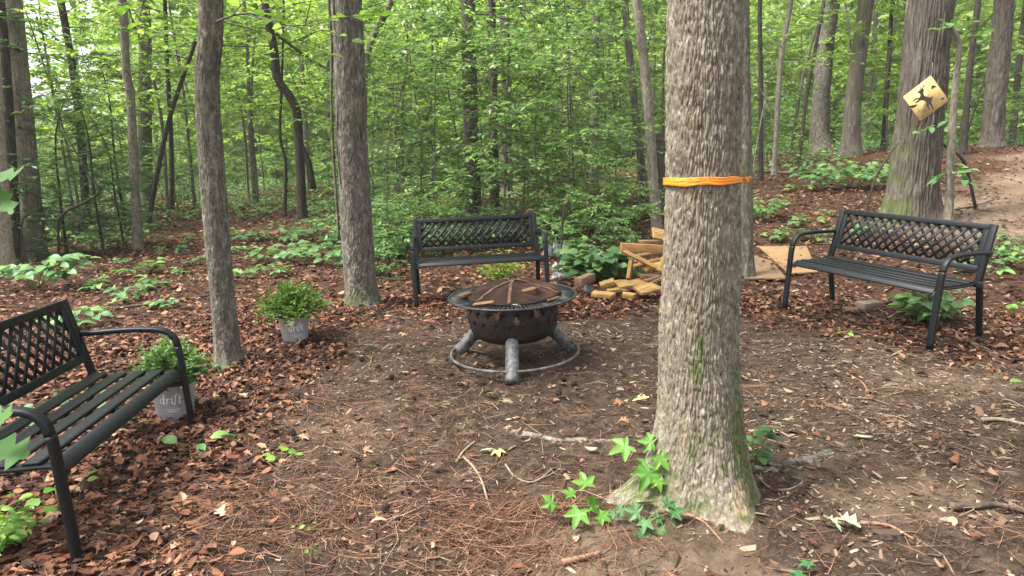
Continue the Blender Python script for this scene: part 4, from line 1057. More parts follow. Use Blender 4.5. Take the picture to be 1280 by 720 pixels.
def build_pots():
    t = NT('grey_pot_plastic'); n = t.noise(t.coord(), 14, 5, .6)
    c = t.ramp(n, [(.4, (.36, .345, .36)), (.7, (.46, .445, .455))]); POT = t.done(t.bsdf(c, .5, t.bump(n, .08, .003), spec=.4))
    DK = M_simple('dark_pot_inside', (.02, .02, .02), (.035, .033, .032), 12, .6)
    WHITE = M_simple('white_print', (.8, .8, .8), (.86, .86, .85), 12, .6, .05)
    SOIL = M_simple('potting_soil', (.02, .013, .009), (.055, .036, .025), 60, .95, .8)
    def wrap(V, ang, R0, R1, H, z):
        zz = z + V[:, 1]; r = R0 + (R1 - R0) * zz / H + .0012
        q = ang + V[:, 0] / r
        return np.stack([r * np.cos(q), r * np.sin(q), zz], 1)
    LV, LF = letter_strokes(); LV = LV.copy(); LV[:, 0] -= 1.85
    for (u, v, ang, seed, lab, W, mat, hh) in ((220, 520, -74, 3, 'grey lettered pot with a loose green shrub, nearest the left bench', .15, 'beech', .16), (370, 427, -66, 4, 'grey lettered pot with a dense bushy shrub, left of the lichen spotted trunk', .26, 'fine', .20)):
        b = G(u, v); o = thing('potted_shrub', lab, 'potted plant', tuple(b), 0, 'potted shrubs')
        o.rotation_euler = (0, math.radians(2.5 if seed == 3 else -1), 0)
        R0, R1, H = .092, .114, .225; n = 72; a = np.arange(n) / n * 2 * PI
        prof = [(.0005, 0), (R0 - .004, 0), (R0, .004), (R1 - .002, H - .022), (R1, H - .021), (R1 + .003, H - .018), (R1 + .004, H - .002), (R1 + .002, H), (R1 - .003, H), (R1 - .006, H - .03), (R1 - .010, H - .05)]
        V = np.array([[(r * math.cos(q), r * math.sin(q), z) for q in a] for r, z in prof]).reshape(-1, 3)
        pot = part('pot', (V, [ringfaces(len(prof), n)]), POT, o, True)
        prof = [(R1 + .0015, H - .016), (R1 + .0052, H - .015), (R1 + .0055, H - .001), (R1 + .003, H + .002), (R1 - .004, H + .002), (R1 - .007, H - .03)]
        V = np.array([[(r * math.cos(q), r * math.sin(q), z) for q in a] for r, z in prof]).reshape(-1, 3); part('rim', (V, [ringfaces(len(prof), n)]), DK, pot, True)
        k = .031
        m = MB()
        for da in (0, 122, 238): m.add(wrap(LV * k, math.radians(ang + da), R0, R1, H, .112), LF)
        # the line of small print under the name is too small to read: thin bars
        for da in (0, 122, 238):
            for row, (x0, x1) in enumerate(((-.035, .045), (-.02, .04))):
                for xa in np.arange(x0, x1, .012):
                    q = np.array([(xa, -.0013), (xa + .009, -.0013), (xa + .009, .0013), (xa, .0013)])
                    m.add(wrap(q, math.radians(ang + da), R0, R1, H, .078 - row * .012), np.array([[0, 1, 2, 3]]))
        part('lettering', m, WHITE, pot)
        if seed == 4:
            q = np.array([(-.017, -.014), (.016, -.017), (.018, .013), (-.015, .016)]); m = MB(); m.add(wrap(q, math.radians(ang - 16), R0, R1 + .001, H, .17), np.array([[0, 1, 2, 3]])); part('sticker', m, WHITE, pot)
        else:
            q = np.array([(-.04, -.03), (.05, -.012), (.052, .012), (-.035, .0)]); m = MB(); m.add(wrap(q, math.radians(ang + 8), R0, R1 + .003, H, .207), np.array([[0, 1, 2, 3]])); part('sticker', m, WHITE, pot)
        V = np.array([[(r * math.cos(q), r * math.sin(q), H - .035 + .008 * math.sin(5 * q) * r / R1 + .01 * (1 - r / R1)) for q in a] for r in (R1 - .008, .07, .03, .001)]).reshape(-1, 3); part('soil', (V, [ringfaces(4, n)]), SOIL, o, True)
        rng = np.random.default_rng(seed); wood = MB(); so, sd, sl = [], [], []
        for i in range(560 if seed == 4 else 470):
            az = rng.uniform(0, 6.28); el = rng.uniform(.16, 1.5); rr = rng.random() ** .5
            d = np.array([math.cos(az) * math.cos(el), math.sin(az) * math.cos(el), math.sin(el) * hh / W * 1.25]); e = d * W * rr * (.75 + .35 * pnoise(np.array([d * 2.6 + seed]))[0]); s = np.array([math.cos(az) * .02, math.sin(az) * .02, H - .03])
            p = s + e
            p[2] = max(p[2], H + .035)
            if i < 70: wood.tube(spline([s, s + e * .5 + (0, 0, .02), p], 6), .0018, 4, False)
            so.append(p); dd = unit(d + rng.normal(0, .5, 3)); sd.append(dd); sl.append(rng.uniform(.05, .11))
        part('stems', wood, STEM, o)
        part('foliage', leafy(np.array(so), np.array(sd), np.array(sl), 11, .026 if seed == 4 else .028, t_rhomb(.5, .08, .1), rng, .1, jit=.8), LEAF[mat], o)

# ------------------------------------------------------------------ sign
def build_sign():
    s_y = 8.9 - .0
    b = G(1138, 272)
    p = at(1157, 123.5, 8.53)
    o = thing('deer_sign', 'worn yellow diamond deer crossing sign on the massive trunk', 'sign', tuple(p), 0)
    yaw = math.radians(-6)
    rot = Matrix.Rotation(yaw, 4, 'Z') @ Matrix.Rotation(math.radians(3), 4, 'X') @ Matrix.Rotation(math.radians(5.5), 4, 'Y')
    o.rotation_euler = rot.to_euler()
    s = .395
    t = NT('faded_yellow_paint'); n = t.noise(t.coord(), 9, 6, .65)
    c = t.ramp(n, [(.3, (.44, .29, .11)), (.6, (.57, .41, .18)), (.75, (.58, .46, .27))]); YEL = t.done(t.bsdf(c, .8, t.bump(n, .1, .003), spec=.08))
    INK = M_simple('faded_black_ink', (.03, .026, .022), (.07, .06, .05), 20, .7, .1)
    INK2 = M_simple('pale_worn_ink', (.13, .095, .045), (.22, .155, .07), 30, .7, .1)
    EDGE = M_simple('brown_sign_edge', (.22, .11, .04), (.34, .19, .07), 20, .7)
    hd = s / math.sqrt(2)
    def diamond(h, r=.018):
        pts = []
        for k in range(4):
            q = k * PI / 2; c_ = np.array([math.cos(q), math.sin(q)]) * (h - r * 1.414)
            for d in (-.7, -.35, 0, .35, .7): pts.append(c_ + r * np.array([math.cos(q + d), math.sin(q + d)]))
        return np.array(pts)
    def plate(p2, y0, y1):
        k = len(p2); V = np.concatenate([np.stack([p2[:, 0], 0 * p2[:, 0] + y, p2[:, 1]], 1) for y in (y0, y1)]); j = np.arange(k)
        return V, [np.array([j]), np.array([(j + k)[::-1]]), np.stack([j, j + k, (j + 1) % k + k, (j + 1) % k], 1)]
    part('panel', plate(diamond(hd), -.004, .006), EDGE, o)
    part('face', plate(diamond(hd - .006), -.006, -.0041), YEL, o)
    # leaping deer, facing left
    deer = [(163, 151), (171, 143), (175, 141), (171, 134), (172, 124), (174, 133), (179, 139), (181, 131), (187, 121), (189, 123), (184, 134), (183, 141), (189, 142), (185, 148), (186, 158), (190, 166), (202, 171), (213, 174), (221, 169), (219, 178), (217, 186), (215, 194), (221, 205), (225, 222), (221, 221), (215, 207), (208, 196), (206, 205), (212, 217), (207, 218), (200, 205), (198, 189), (188, 183), (178, 180), (168, 186), (158, 190), (157, 186), (166, 180), (171, 176), (160, 176), (150, 183), (147, 179), (158, 171), (171, 171), (175, 164), (173, 155)]
    D = (np.array(deer) - (195, 177)) * np.array([1, -1]) * (hd / 86)
    import mathutils.geometry as mg
    def flat(P, y): 
        tr = mg.tessellate_polygon([[Vector((a, b_, 0)) for a, b_ in P]]); return np.stack([P[:, 0], 0 * P[:, 0] + y, P[:, 1]], 1), [np.array([list(f) for f in tr])]
    ra = math.radians(10); Rb = np.array([[math.cos(ra), -math.sin(ra)], [math.sin(ra), math.cos(ra)]])
    part('deer_emblem', flat(D @ Rb.T, -.0068), INK, o)
    m = MB()
    for cx, cz, a_, b_, ang in ((-.13, -.098, .05, .017, .3), (.055, .145, .028, .02, .5), (.195, .015, .02, .012, .4)):
        q = np.arange(14) / 14 * 2 * PI; rad = 1 + .22 * np.sin(q * 3 + cx * 50); P = np.stack([a_ * rad * np.cos(q), b_ * rad * np.sin(q)], 1)
        P = P @ np.array([[math.cos(ang), math.sin(ang)], [-math.sin(ang), math.cos(ang)]]) + (cx, cz); m.add(*flat(P, -.0068))
    part('dark_spot', m, INK, o)
    V, F = text_mesh('XING', .062)
    V = np.stack([V[:, 0], 0 * V[:, 0] - .0068, V[:, 1] - .175], 1); part('lettering', (V, F), INK2, o)
    NAIL = M_simple('nail_steel', (.2, .2, .2), (.35, .34, .33), 20, .5, .1, .8)
    for z in (hd - .028, -hd + .028): part('nail', tube([(0, -.006, z), (0, -.0105, z)], .007, 10), NAIL, o)
    m = MB(); m.tube(spline([(0, .012, hd - .03), (.004, .0, hd + .03), (-.006, .004, hd + .1), (.0, .03, hd + .15)], 12), .003, 6); part('hanging_wire', m, M_simple('grey_wire', (.2, .19, .18), (.3, .29, .27), 20, .6), o, True)

# ------------------------------------------------------------------ wood pile and debris
YW = M_wood('yellow_scrap_lumber', (.15, .08, .025), (.47, .295, .105), 7)
OWD = M_wood('orange_brown_lumber', (.17, .085, .03), (.36, .20, .075), 7)
BWD = M_wood('weathered_brown_lumber', (.09, .055, .03), (.24, .15, .085), 8)
def board(p0, p1, w, t, M, label, roll=0., name='plank', cat='plank', group=None):
    """a board between two points in the place, width w, thickness t"""
    p0, p1 = np.array(p0), np.array(p1); d = p1 - p0; L = np.linalg.norm(d); x = d / L
    y = np.cross([0, 0, 1.], x); y /= np.linalg.norm(y) + 1e-9; z = np.cross(x, y)
    R = Matrix(np.stack([x, y, z], 1).tolist()) @ Matrix.Rotation(roll, 3, 'X')
    m = MB(); rng = np.random.default_rng(int(abs(p0[0] * 1000)) + 1)
    n = 6; xs = np.linspace(-L / 2, L / 2, n); V = []
    for i, xx in enumerate(xs):
        wob = rng.normal(0, .0025, 2); sk = rng.normal(0, .008) if i in (0, n - 1) else 0
        V += [(xx + sk, -w / 2 + wob[0], -t / 2), (xx - sk, w / 2 + wob[0], -t / 2), (xx - sk, w / 2 + wob[0], t / 2 + wob[1]), (xx + sk, -w / 2 + wob[0], t / 2 + wob[1])]
    m.add(np.array(V), [ringfaces(n, 4)[:, ::-1], np.array([[0, 1, 2, 3], [n * 4 - 1, n * 4 - 2, n * 4 - 3, n * 4 - 4]])])
    o = solo(name, m, M, label, cat, tuple((p0 + p1) / 2), tuple(R.to_euler()), group, bevel=.003)
    return o

def build_pile():
    gp = 'scrap boards in the wood pile'
    B = lambda u0, v0, y0, u1, v1, y1, w, t, M, lab, roll=0.: board(at(u0, v0, y0), at(u1, v1, y1), w, t, M, lab, roll, group=gp)
    B(776, 309, 6.75, 862, 313, 6.85, .05, .085, OWD, 'long thick orange board lying across the top of the wood pile')
    B(800, 302, 7.15, 860, 303.5, 7.2, .10, .03, BWD, 'thin dark brown board just above the long thick orange one')
    B(816, 291, 7.1, 842, 297, 7.2, .13, .025, YW, 'pale yellow board end standing tilted on top of the wood pile', 1.0)
    B(792, 322, 6.95, 850, 311, 7.1, .09, .04, BWD, 'weathered brown board right under the long thick orange one')
    B(798, 330, 6.9, 850, 322, 7.0, .09, .045, YW, 'yellowish board in the middle of the wood pile')
    B(780, 314, 6.6, 833, 341, 6.45, .05, .03, OWD, 'narrow orange board slanting down across the front of the wood pile', .5)
    B(789, 326, 6.6, 785.5, 349, 6.5, .075, .035, OWD, 'short upright orange board at the left end of the wood pile', 1.57)
    B(792, 332, 6.55, 816, 327, 6.75, .15, .03, YW, 'short wide yellowish board butting the upright orange one', -.3)
    B(804, 336, 6.55, 852, 326, 6.7, .1, .03, YW, 'yellow board low in the pile beside the oak trunk', .3)
    B(824, 339, 6.4, 831, 322, 6.6, .06, .03, YW, 'bright yellow board leaning upright against the pile near the oak trunk', .4)
    B(770, 356, 6.35, 815, 352, 6.5, .20, .03, YW, 'wide yellow board lying flat in front of the pile', .12)
    B(797, 364, 6.1, 822, 358, 6.2, .17, .03, YW, 'pale square yellow board piece nearest the oak, front right of the pile', .15)
    B(750, 357.5, 6.35, 768, 352, 6.35, .09, .05, YW, 'chunky yellow block just under the broad leaved bush', .2)
    B(741, 367, 6.2, 767, 370, 6.1, .10, .04, YW, 'long yellow block at the left front of the pile', .1)
    B(758, 364, 6.3, 774, 362, 6.3, .09, .04, YW, 'yellow block lying behind the long front block', .1)
    B(778, 368.5, 6.15, 794, 370.5, 6.1, .07, .045, YW, 'small yellow block in the middle front of the pile', .1)
    B(800, 345, 6.5, 840, 343, 6.5, .07, .03, BWD, 'brown board lying low under the slanting orange one')
    B(805, 351, 6.45, 848, 339, 6.45, .05, .025, BWD, 'thin brown stick of lumber at the bottom of the pile')
    B(812, 355, 6.4, 838, 343, 6.35, .04, .03, BWD, 'thin brown lath at the bottom of the pile nearest the oak')
    B(722, 353, 6.3, 740, 346, 6.6, .08, .08, BWD, 'old weathered timber end between the pale crumpled bag and the leafy bush')
    # boards lying on the ground right of the oak
    def sheet(c4, th, M, lab):
        P = np.array([G(u, v) for u, v in c4]); b = P.mean(0); P = P - b; P[:, 2] += .02
        V = np.concatenate([P, P + (0, 0, th)])
        F = [np.array([[3, 2, 1, 0], [4, 5, 6, 7]]), np.array([[i, (i + 1) % 4, (i + 1) % 4 + 4, i + 4] for i in range(4)])]
        solo('plywood_sheet', (V, F), M, lab, 'plywood sheet', tuple(b), 0, bevel=.003)
    sheet([(930, 352), (983, 352), (964, 330), (938, 322)], .02, BWD, 'darker weathered board flat on the ground behind the oak')
    sheet([(985, 346), (1022, 344), (1008, 312), (948, 312)], .022, M_wood('tan_plywood', (.13, .078, .034), (.27, .17, .085), 5), 'tan plywood sheet flat on the ground left of the right bench')
    b = G(1085, 387); m = MB(); m.box((0, 0, .035), (.20, .11, .075)); solo('wood_block', m, M_wood('grey_block', (.13, .10, .075), (.26, .21, .155), 9), 'grey brown wooden block on the dirt under the right bench', 'wood block', tuple(b), .35, bevel=.006)
    b = G(1063, 390); m = MB(); m.box((0, 0, .02), (.12, .06, .04)); solo('wood_block', m, BWD, 'small dark wood piece beside the grey brown block', 'wood block', tuple(b), -.3, bevel=.006)
    # crumpled plastic and paper
    def crumple(u, v, y, size, M, label, cat, name, seed, flat=.5):
        size = size * G(u, v + 5)[1] / y; rng = np.random.default_rng(seed); nu, nv = 90, 40; a = np.arange(nu) / nu * 2 * PI; t = np.linspace(0.02, 1, nv)
        A, Tt = np.meshgrid(a, t); C = np.stack([np.cos(A), np.sin(A), 0 * A], -1).reshape(-1, 3)
        rad = 1 + .45 * pnoise(C * 1.4 + seed * 3) + .2 * pnoise(C * 3.5 + seed)
        Q = C * (Tt.ravel() * rad)[:, None]; w = np.stack([pnoise(Q * 1.5 + 3 + seed), pnoise(Q * 1.5 + 9 + seed), 0 * rad], 1)
        rid = lambda f, k: 1 - 2.2 * np.abs(pnoise((Q + .35 * w) * f + k + seed))
        z = (1 - Tt.ravel() ** 4) * (.45 + .55 * rid(1.3, 5) + .30 * rid(2.9, 8)) + .10 * rid(6, 2) * (1 - Tt.ravel() ** 6)
        V = np.stack([Q[:, 0] * size * 1.35, Q[:, 1] * size, np.maximum(z, -.05) * size * flat * 1.35], 1)
        V[:, :2] += size * .12 * w[:, :2]
        p = G(u, v + 5); p[2] += .01
        o = solo(name, (V, [ringfaces(nv, nu)]), M, label, cat, tuple(p), rng.uniform(0, 6), smooth=True)
        sm = o.modifiers.new('thickness', 'SOLIDIFY'); sm.thickness = .002
        return o
    PL = M_simple('white_plastic', (.11, .115, .11), (.24, .245, .235), 8, .28, .25, 0, .5)
    GR = M_simple('grey_plastic', (.07, .075, .07), (.17, .175, .17), 6, .3, .3, 0, .5)
    TE = M_simple('teal_plastic', (.05, .14, .12), (.09, .24, .20), 8, .4, .2, 0, .5)
    BL = M_simple('pale_blue_plastic', (.13, .165, .18), (.2, .24, .255), 8, .4, .2, 0, .5)
    crumple(694, 315, 6.9, .095, GR, 'grey crumpled plastic bag highest in the rubbish right of the centre bench', 'plastic bag', 'plastic_bag', 1, .8)
    crumple(701, 332, 6.6, .085, PL, 'whitish crumpled plastic bag in front of the grey one', 'plastic bag', 'plastic_bag', 2, .55)
    crumple(715, 329, 6.6, .055, TE, 'teal plastic scrap lying beside the whitish bag', 'plastic scrap', 'plastic_scrap', 3, .9)
    crumple(699, 343, 6.45, .06, GR, 'small dark grey plastic lump lowest beside the centre bench leg', 'plastic scrap', 'plastic_scrap', 6, .5)
    crumple(738, 311, 7.1, .06, PL, 'whitish plastic bundle peeking out over the broad leaved bush', 'plastic bag', 'plastic_bag', 4, .8)
    crumple(753, 317, 7.0, .06, BL, 'pale blue plastic sheet bunched between the bush and the wood pile', 'plastic sheet', 'plastic_sheet', 5, .5)
    crumple(735, 361, 6.25, .038, PL, 'white crumpled paper standing at the left front of the wood pile', 'paper', 'crumpled_paper', 8, 1.3)

# ------------------------------------------------------------------ plants close by
def plant(name, label, cat, base, spec, mat, T, leaf_len, seed, stemr=.003, group=None, nleaf=1, droop=.15, jit=.3, up=1.):
    """stems given as (dx,dy,dz) tips from the base; leaves at each tip and along each stem"""
    rng = np.random.default_rng(seed); o = thing(name, label, cat, tuple(base), 0, group)
    w = MB(); pos, F_, N_, sc = [], [], [], []
    for tip in spec:
        tip = np.array(tip, float); mid = tip * .5 + rng.normal(0, .1, 3) * np.linalg.norm(tip) * .5; mid[2] = abs(mid[2]) + .1 * tip[2]
        P = spline([(0, 0, -.01), mid, tip], 10); w.tube(P, np.linspace(stemr, stemr * .4, 10), 5, False)
        d = unit(P[-1] - P[-3]); h = unit(np.array([d[0], d[1], .0001]))
        lat = np.cross(h, [0, 0, 1.])
        for k in range(nleaf):
            if k == 0: q, f = P[-1], h + rng.normal(0, .15, 3)
            else:
                i = max(2, 9 - (k + 1) // 2 * 2); s = 1 if k % 2 else -1; q = P[i]; f = h * .6 + lat * s * .9 + rng.normal(0, .2, 3)
            f = np.array(f); f[2] = rng.normal(-.12, .15); pos.append(q); F_.append(f)
            N_.append((rng.normal(0, jit) , rng.normal(-.25, jit), up)); sc.append(leaf_len * rng.uniform(.7, 1.2))
    part('stems', w, STEM, o, True)
    V, F = scatter(*T, np.array(pos), orient(np.array(F_), np.array(N_)), np.array(sc))
    part('leaves', (V, F), LEAF[mat], o, False)
    return o
def tips(n, r, h, seed, ax=1., ay=1., ex=.3):
    rng = np.random.default_rng(seed); a = rng.uniform(0, 2 * PI, n); q = rng.random(n) ** .5
    return np.stack([np.cos(a) * q * r * ax, np.sin(a) * q * r * ay, h * (1.05 - ex * q) * rng.uniform(.45, 1.1, n)], 1)

def build_plants():
    OV = t_oval(.58, .06, -.35); OV2 = t_oval(.42, .08, -.3); ST = t_star(.22); OK = t_oak(-.05, .1, .7); OB = t_oval(.8, .05, -.3)
    p = plant
    p('broad_leaved_bush', 'broad leaved green bush between the plastic bags and the wood pile', 'bush', G(748, 352), tips(80, .38, .40, 1, 1.15, .75), 'seedling', OB, .125, 1, .004, nleaf=4)
    p('leafy_plant', 'leafy weed draped over the crumpled plastic bags', 'plant', G(724, 322), tips(12, .18, .26, 61, 1.2, .6), 'seedling', OB, .09, 61, .003, nleaf=3)
    p('fern', 'feathery yellow green plant between the centre bench and the fire pit', 'fern', G(628, 356), tips(70, .24, .44, 2, 1.25, .8, .5), 'fern', t_rhomb(.42, .05, .1), .05, 2, .002, nleaf=13, jit=.6)
    p('leafy_plant', 'leafy plant with long pale leaves under the right bench', 'plant', G(1158, 402), np.concatenate([tips(30, .22, .26, 3), [(.0, .1, .36), (.12, -.05, .35), (-.1, .05, .36), (.16, .08, .32)]]), 'seedling', t_oval(.45, .06, -.35), .13, 3, .003, nleaf=4)
    p('leafy_plant', 'long stemmed seedling with flat leaves behind the left bench beside the grey tree', 'plant', G(48, 362), np.concatenate([tips(22, .42, .38, 4, 1.3, .8, .2), [(.45, .1, .36), (.55, .0, .30), (.35, -.05, .38), (.5, .2, .32)]]), 'seedling', OV, .15, 4, .004, nleaf=4)
    p('leafy_plant', 'low seedling with few pale leaves right of the long stemmed seedling', 'plant', G(156, 375), tips(9, .18, .18, 5), 'seedling', OV, .12, 5, nleaf=3)
    p('leafy_plant', 'thick cluster of light green leaves left of the sturdy lichen spotted trunk', 'plant', G(405, 330), tips(34, .62, .30, 6, 1.2, .9), 'seedling', OV, .14, 6, nleaf=4)
    p('leafy_plant', 'spreading pale leaves behind the bushier pot at the edge of the litter', 'plant', G(360, 300), tips(26, .8, .26, 7, 1.4, .9), 'seedling', OV, .15, 7, nleaf=4)
    p('leafy_plant', 'dense green weeds between the lichen spotted trunk and the centre bench', 'plant', G(482, 322), tips(52, .42, .42, 8, 1., 1.), 'beech', OV, .085, 8, nleaf=6)
    p('leafy_plant', 'small weed at the foot of the lichen spotted trunk near the dark log', 'plant', G(466, 345), tips(10, .18, .16, 9), 'seedling', OV, .085, 9, nleaf=4)
    p('leafy_plant', 'green weeds crowding the far leg of the centre bench', 'plant', G(515, 300), tips(34, .45, .35, 10, 1.2, 1.), 'beech', OV, .09, 10, nleaf=6)
    p('leafy_plant', 'dark glossy seedling standing against the right side of the oak trunk', 'plant', G(945, 585), [(.01, .02, .20), (-.02, 0, .16), (.045, .01, .17), (-.015, .03, .12), (.04, 0, .11), (.02, -.02, .075), (.06, -.01, .20), (0, 0, .08)], 'deep', OV, .062, 11, .0025, nleaf=3)
    p('leafy_plant', 'bright ferny weed at the bottom left corner of the photo', 'plant', G(-8, 690), tips(46, .15, .22, 12, 1., 1., .5), 'fresh', OV2, .045, 12, .002, nleaf=7, jit=.5)
    p('leafy_plant', 'pair of pale leaves on the ground at the far front leg of the left bench', 'plant', G(250, 562), [(-.10, -.02, .05), (.09, .03, .06), (.02, -.03, .05), (.05, .02, .06)], 'seedling', OV, .085, 13, nleaf=1)
    p('leafy_plant', 'row of small heart shaped leaves on bare dirt left of the fire pit', 'plant', G(352, 575), [(-.05, -.0, .03), (.03, .01, .035), (.07, .0, .03), (-.02, -.02, .03), (.0, .02, .04)], 'fresh', OB, .05, 14)
    p('leafy_plant', 'green weeds on the ground in the shade under the left bench', 'plant', G(75, 625), tips(8, .12, .09, 15), 'fresh', OB, .06, 15)
    p('leafy_plant', 'yellow green leaf pair under the far end of the left bench', 'plant', G(158, 540), tips(5, .06, .09, 16), 'fresh', OB, .06, 16)
    p('leafy_plant', 'small bright seedling at the mossy foot of the dark slim trunk', 'plant', G(283, 464), [(-.03, -.03, .06), (.05, -.04, .05), (.02, -.06, .07)], 'seedling', OB, .055, 17)
    p('leafy_plant', 'light green weeds seen through the back of the left bench', 'plant', G(88, 520), tips(12, .2, .12, 18), 'seedling', OB, .07, 18, nleaf=2)
    p('leafy_plant', 'broad mound of green shrubby plants left of the sign tree', 'plant', G(1068, 236), tips(60, .85, .55, 19, 1.4, .8), 'seedling', OV, .15, 19, nleaf=5)
    p('leafy_plant', 'green plant at the edge of the leaf litter right of the mossy trunk', 'plant', G(958, 275), tips(24, .35, .4, 20), 'beech', OV, .11, 20, nleaf=5)
    p('leafy_plant', 'low yellowish weeds on the ground right of the right bench back', 'plant', G(1262, 330), tips(30, .45, .22, 21, 1.1, 1.), 'seedling', OV, .08, 21, nleaf=4)
    p('leafy_plant', 'small weed half cut by the right edge, level with the right bench seat', 'plant', G(1284, 396), tips(8, .12, .14, 22), 'fresh', OB, .07, 22, nleaf=2)
    p('leafy_plant', 'single bright leaf weed cut by the right edge, lower than the bench feet', 'plant', G(1283, 490), [(-.03, 0, .07), (.04, .0, .06)], 'fresh', OB, .08, 23)
    p('leafy_plant', 'tiny yellow green sprout on the chips in front of the right bench', 'plant', G(1058, 420), [(-.03, 0, .03), (.03, .01, .035), (0, -.02, .03)], 'fresh', OV, .045, 24)
    p('maple_seedling', 'bluish green lobed leaf cut by the bottom edge right of the oak', 'seedling', G(1012, 722), [(0, .01, .04), (-.04, -.03, .03)], 'deep', ST, .085, 25)
    # star leaved seedlings at the oak's foot
    def star(u, v, leaves, label, sz, seed, mat='fresh'):
        b = G(u, v); o = thing('star_leaved_seedling', label, 'seedling', tuple(b)); w = MB(); pos, f, nn, sc = [], [], [], []
        rng = np.random.default_rng(seed)
        for (lu, lv, dy, s, az) in leaves:
            q = at(lu, lv, b[1] + dy) - b
            w.tube(spline([(0, 0, -.01), (q[0] * .35, q[1] * .35, q[2] * .6), tuple(q)], 9), np.linspace(.0026, .0011, 9), 5, False)
            pos.append(q); a = math.radians(az); f.append((math.cos(a), math.sin(a) * .6, math.sin(a) * .5 - .15)); nn.append((rng.normal(0, .35), -.6 + rng.normal(0, .3), .8)); sc.append(sz * s)
        part('stems', w, STEM, o, True); lm = MB(); O3 = orient(np.array(f), np.array(nn)); P3_, S3 = np.array(pos), np.array(sc)
        for k, (dr, dp) in enumerate(((.05, .46), (.45, .52), (-.12, .5))):
            if len(P3_[k::3]): lm.add(*scatter(*t_star(dr, 5, dp), P3_[k::3], O3[k::3], S3[k::3]))
        part('leaves', lm, LEAF[mat], o)
    star(820, 612, [(783, 558, -.12, 1.2, 200), (815, 553, -.10, .9, 150), (846, 547, -.12, 1.05, 40), (824, 572, -.16, .95, 300), (812, 590, -.18, 1.25, 240), (808, 581, -.14, .8, 200), (841, 577, -.15, .8, 330), (822, 600, -.2, .7, 280)], 'tall bright green star leaved seedling against the left front of the oak trunk', .108, 1)
    star(738, 655, [(732, 606, 0, 1.05, 100), (690, 627, -.02, .85, 200), (716, 618, .02, .8, 160), (724, 640, -.04, 1.15, 250), (738, 630, .0, .9, 20), (750, 645, -.03, .8, 330), (734, 675, -.06, .75, 280), (757, 684, -.04, .35, 300)], 'bright yellow green star leaved seedling farthest left of the oak trunk', .098, 2)
    star(800, 665, [(797, 640, 0, .95, 150), (778, 638, .02, .7, 170), (767, 642, .02, .5, 190), (808, 652, -.03, .85, 250), (823, 664, -.04, .95, 280), (804, 668, -.05, .85, 240), (842, 664, -.03, .85, 330), (820, 648, .0, .7, 30), (840, 640, .0, .9, 20), (836, 632, .01, .8, 90)], 'darker green seedling low on the ground in front of the oak trunk', .092, 3, 'seedling')
    # sprouts reaching into the frame from just outside it on the left
    def outside(base, leaves, label, T, sz, mat, seed):
        o = thing('oak_sprout', label, 'sprout', tuple(base)); w = MB(); pos, f, nn, sc = [], [], [], []
        for (u, v, y, s, fx, fz, ny) in leaves:
            q = at(u, v, y) - base; st = np.array([q[0] * .1 - .08, q[1] * .3, q[2] * .55]); w.tube(spline([(0, 0, -.02), st, tuple(q)], 12), np.linspace(.006, .0015, 12), 6, False)
            pos.append(q); f.append((fx, -.15, fz)); nn.append((.1, ny, .8)); sc.append(sz * s)
        part('stem', w, TWIG, o, True); V, F = scatter(*T, np.array(pos), orient(np.array(f), np.array(nn)), np.array(sc)); part('leaves', (V, F), LEAF[mat], o)
    b = np.array([-1.75, 1.75, 0]); outside(b, [(-26, 212, 1.72, 1., 1, .05, -.6), (-12, 224, 1.70, .8, .5, -.9, -.9), (-45, 190, 1.8, 1., .2, .6, -.6)], 'broad leaves of a sprout reaching in from the left before the grey tree', t_oak(-.2, .05, .62), .125, 'near', 1)
    b = np.array([-1.35, 1.45, 0]); outside(b, [(-34, 548, 1.62, 1., 1, -.25, -.75), (-40, 520, 1.60, .8, 1, .1, -.6), (-60, 575, 1.55, .8, .7, -.3, -.6)], 'lobed oak leaves of a sprout hanging over the near arm of the left bench', t_oak(-.15, .1, .75), .16, 'near', 2)
    # scattered small seedlings on the litter
    rng = np.random.default_rng(31); first = None
    px = [(120, 395), (190, 362), (225, 345), (250, 330), (300, 318), (330, 330), (325, 300), (345, 285), (310, 275), (390, 290), (380, 272), (410, 300), (300, 262), (240, 300), (60, 300), (215, 318), (150, 330), (340, 345), (300, 352), (355, 262), (395, 262), (270, 290), (205, 385), (100, 410), (440, 292), (330, 268), (420, 276), (470, 300), (285, 300), (365, 320), (180, 345), (130, 362)]
    for i, (u, v) in enumerate(px):
        g = G(u, v)
        if first is None or i % 8 == 0: o = first = p('low_seedling', 'small pale green seedling growing through the red leaf litter at the left', 'seedling', g, tips(8, .16, .16, 50 + i), 'seedling', OV, .10, 50 + i, .002, 'low seedlings in the red litter', nleaf=3)
        else: o = copy_tree(first); o.location = tuple(g)
        o.rotation_euler = (0, 0, rng.uniform(0, 6)); s = rng.uniform(.7, 1.5); o.scale = (s, s, s)
    first = None
    for i, (u, v) in enumerate([(560, 268), (640, 262), (665, 285), (700, 262), (720, 285), (745, 270), (770, 290), (700, 292), (600, 275), (540, 285), (690, 275), (780, 278), (735, 292), (650, 292), (800, 275), (500, 285)]):
        g = G(u, v)
        if first is None: o = first = p('low_seedling', 'yellowish green weed among tan leaves behind the centre bench', 'seedling', g, tips(12, .24, .26, 90), 'lime', OV, .085, 90, .002, 'weeds behind the centre bench', nleaf=4)
        else: o = copy_tree(first); o.location = tuple(g)
        o.rotation_euler = (0, 0, rng.uniform(0, 6)); s = rng.uniform(.7, 1.3); o.scale = (s, s, s)
    first = None
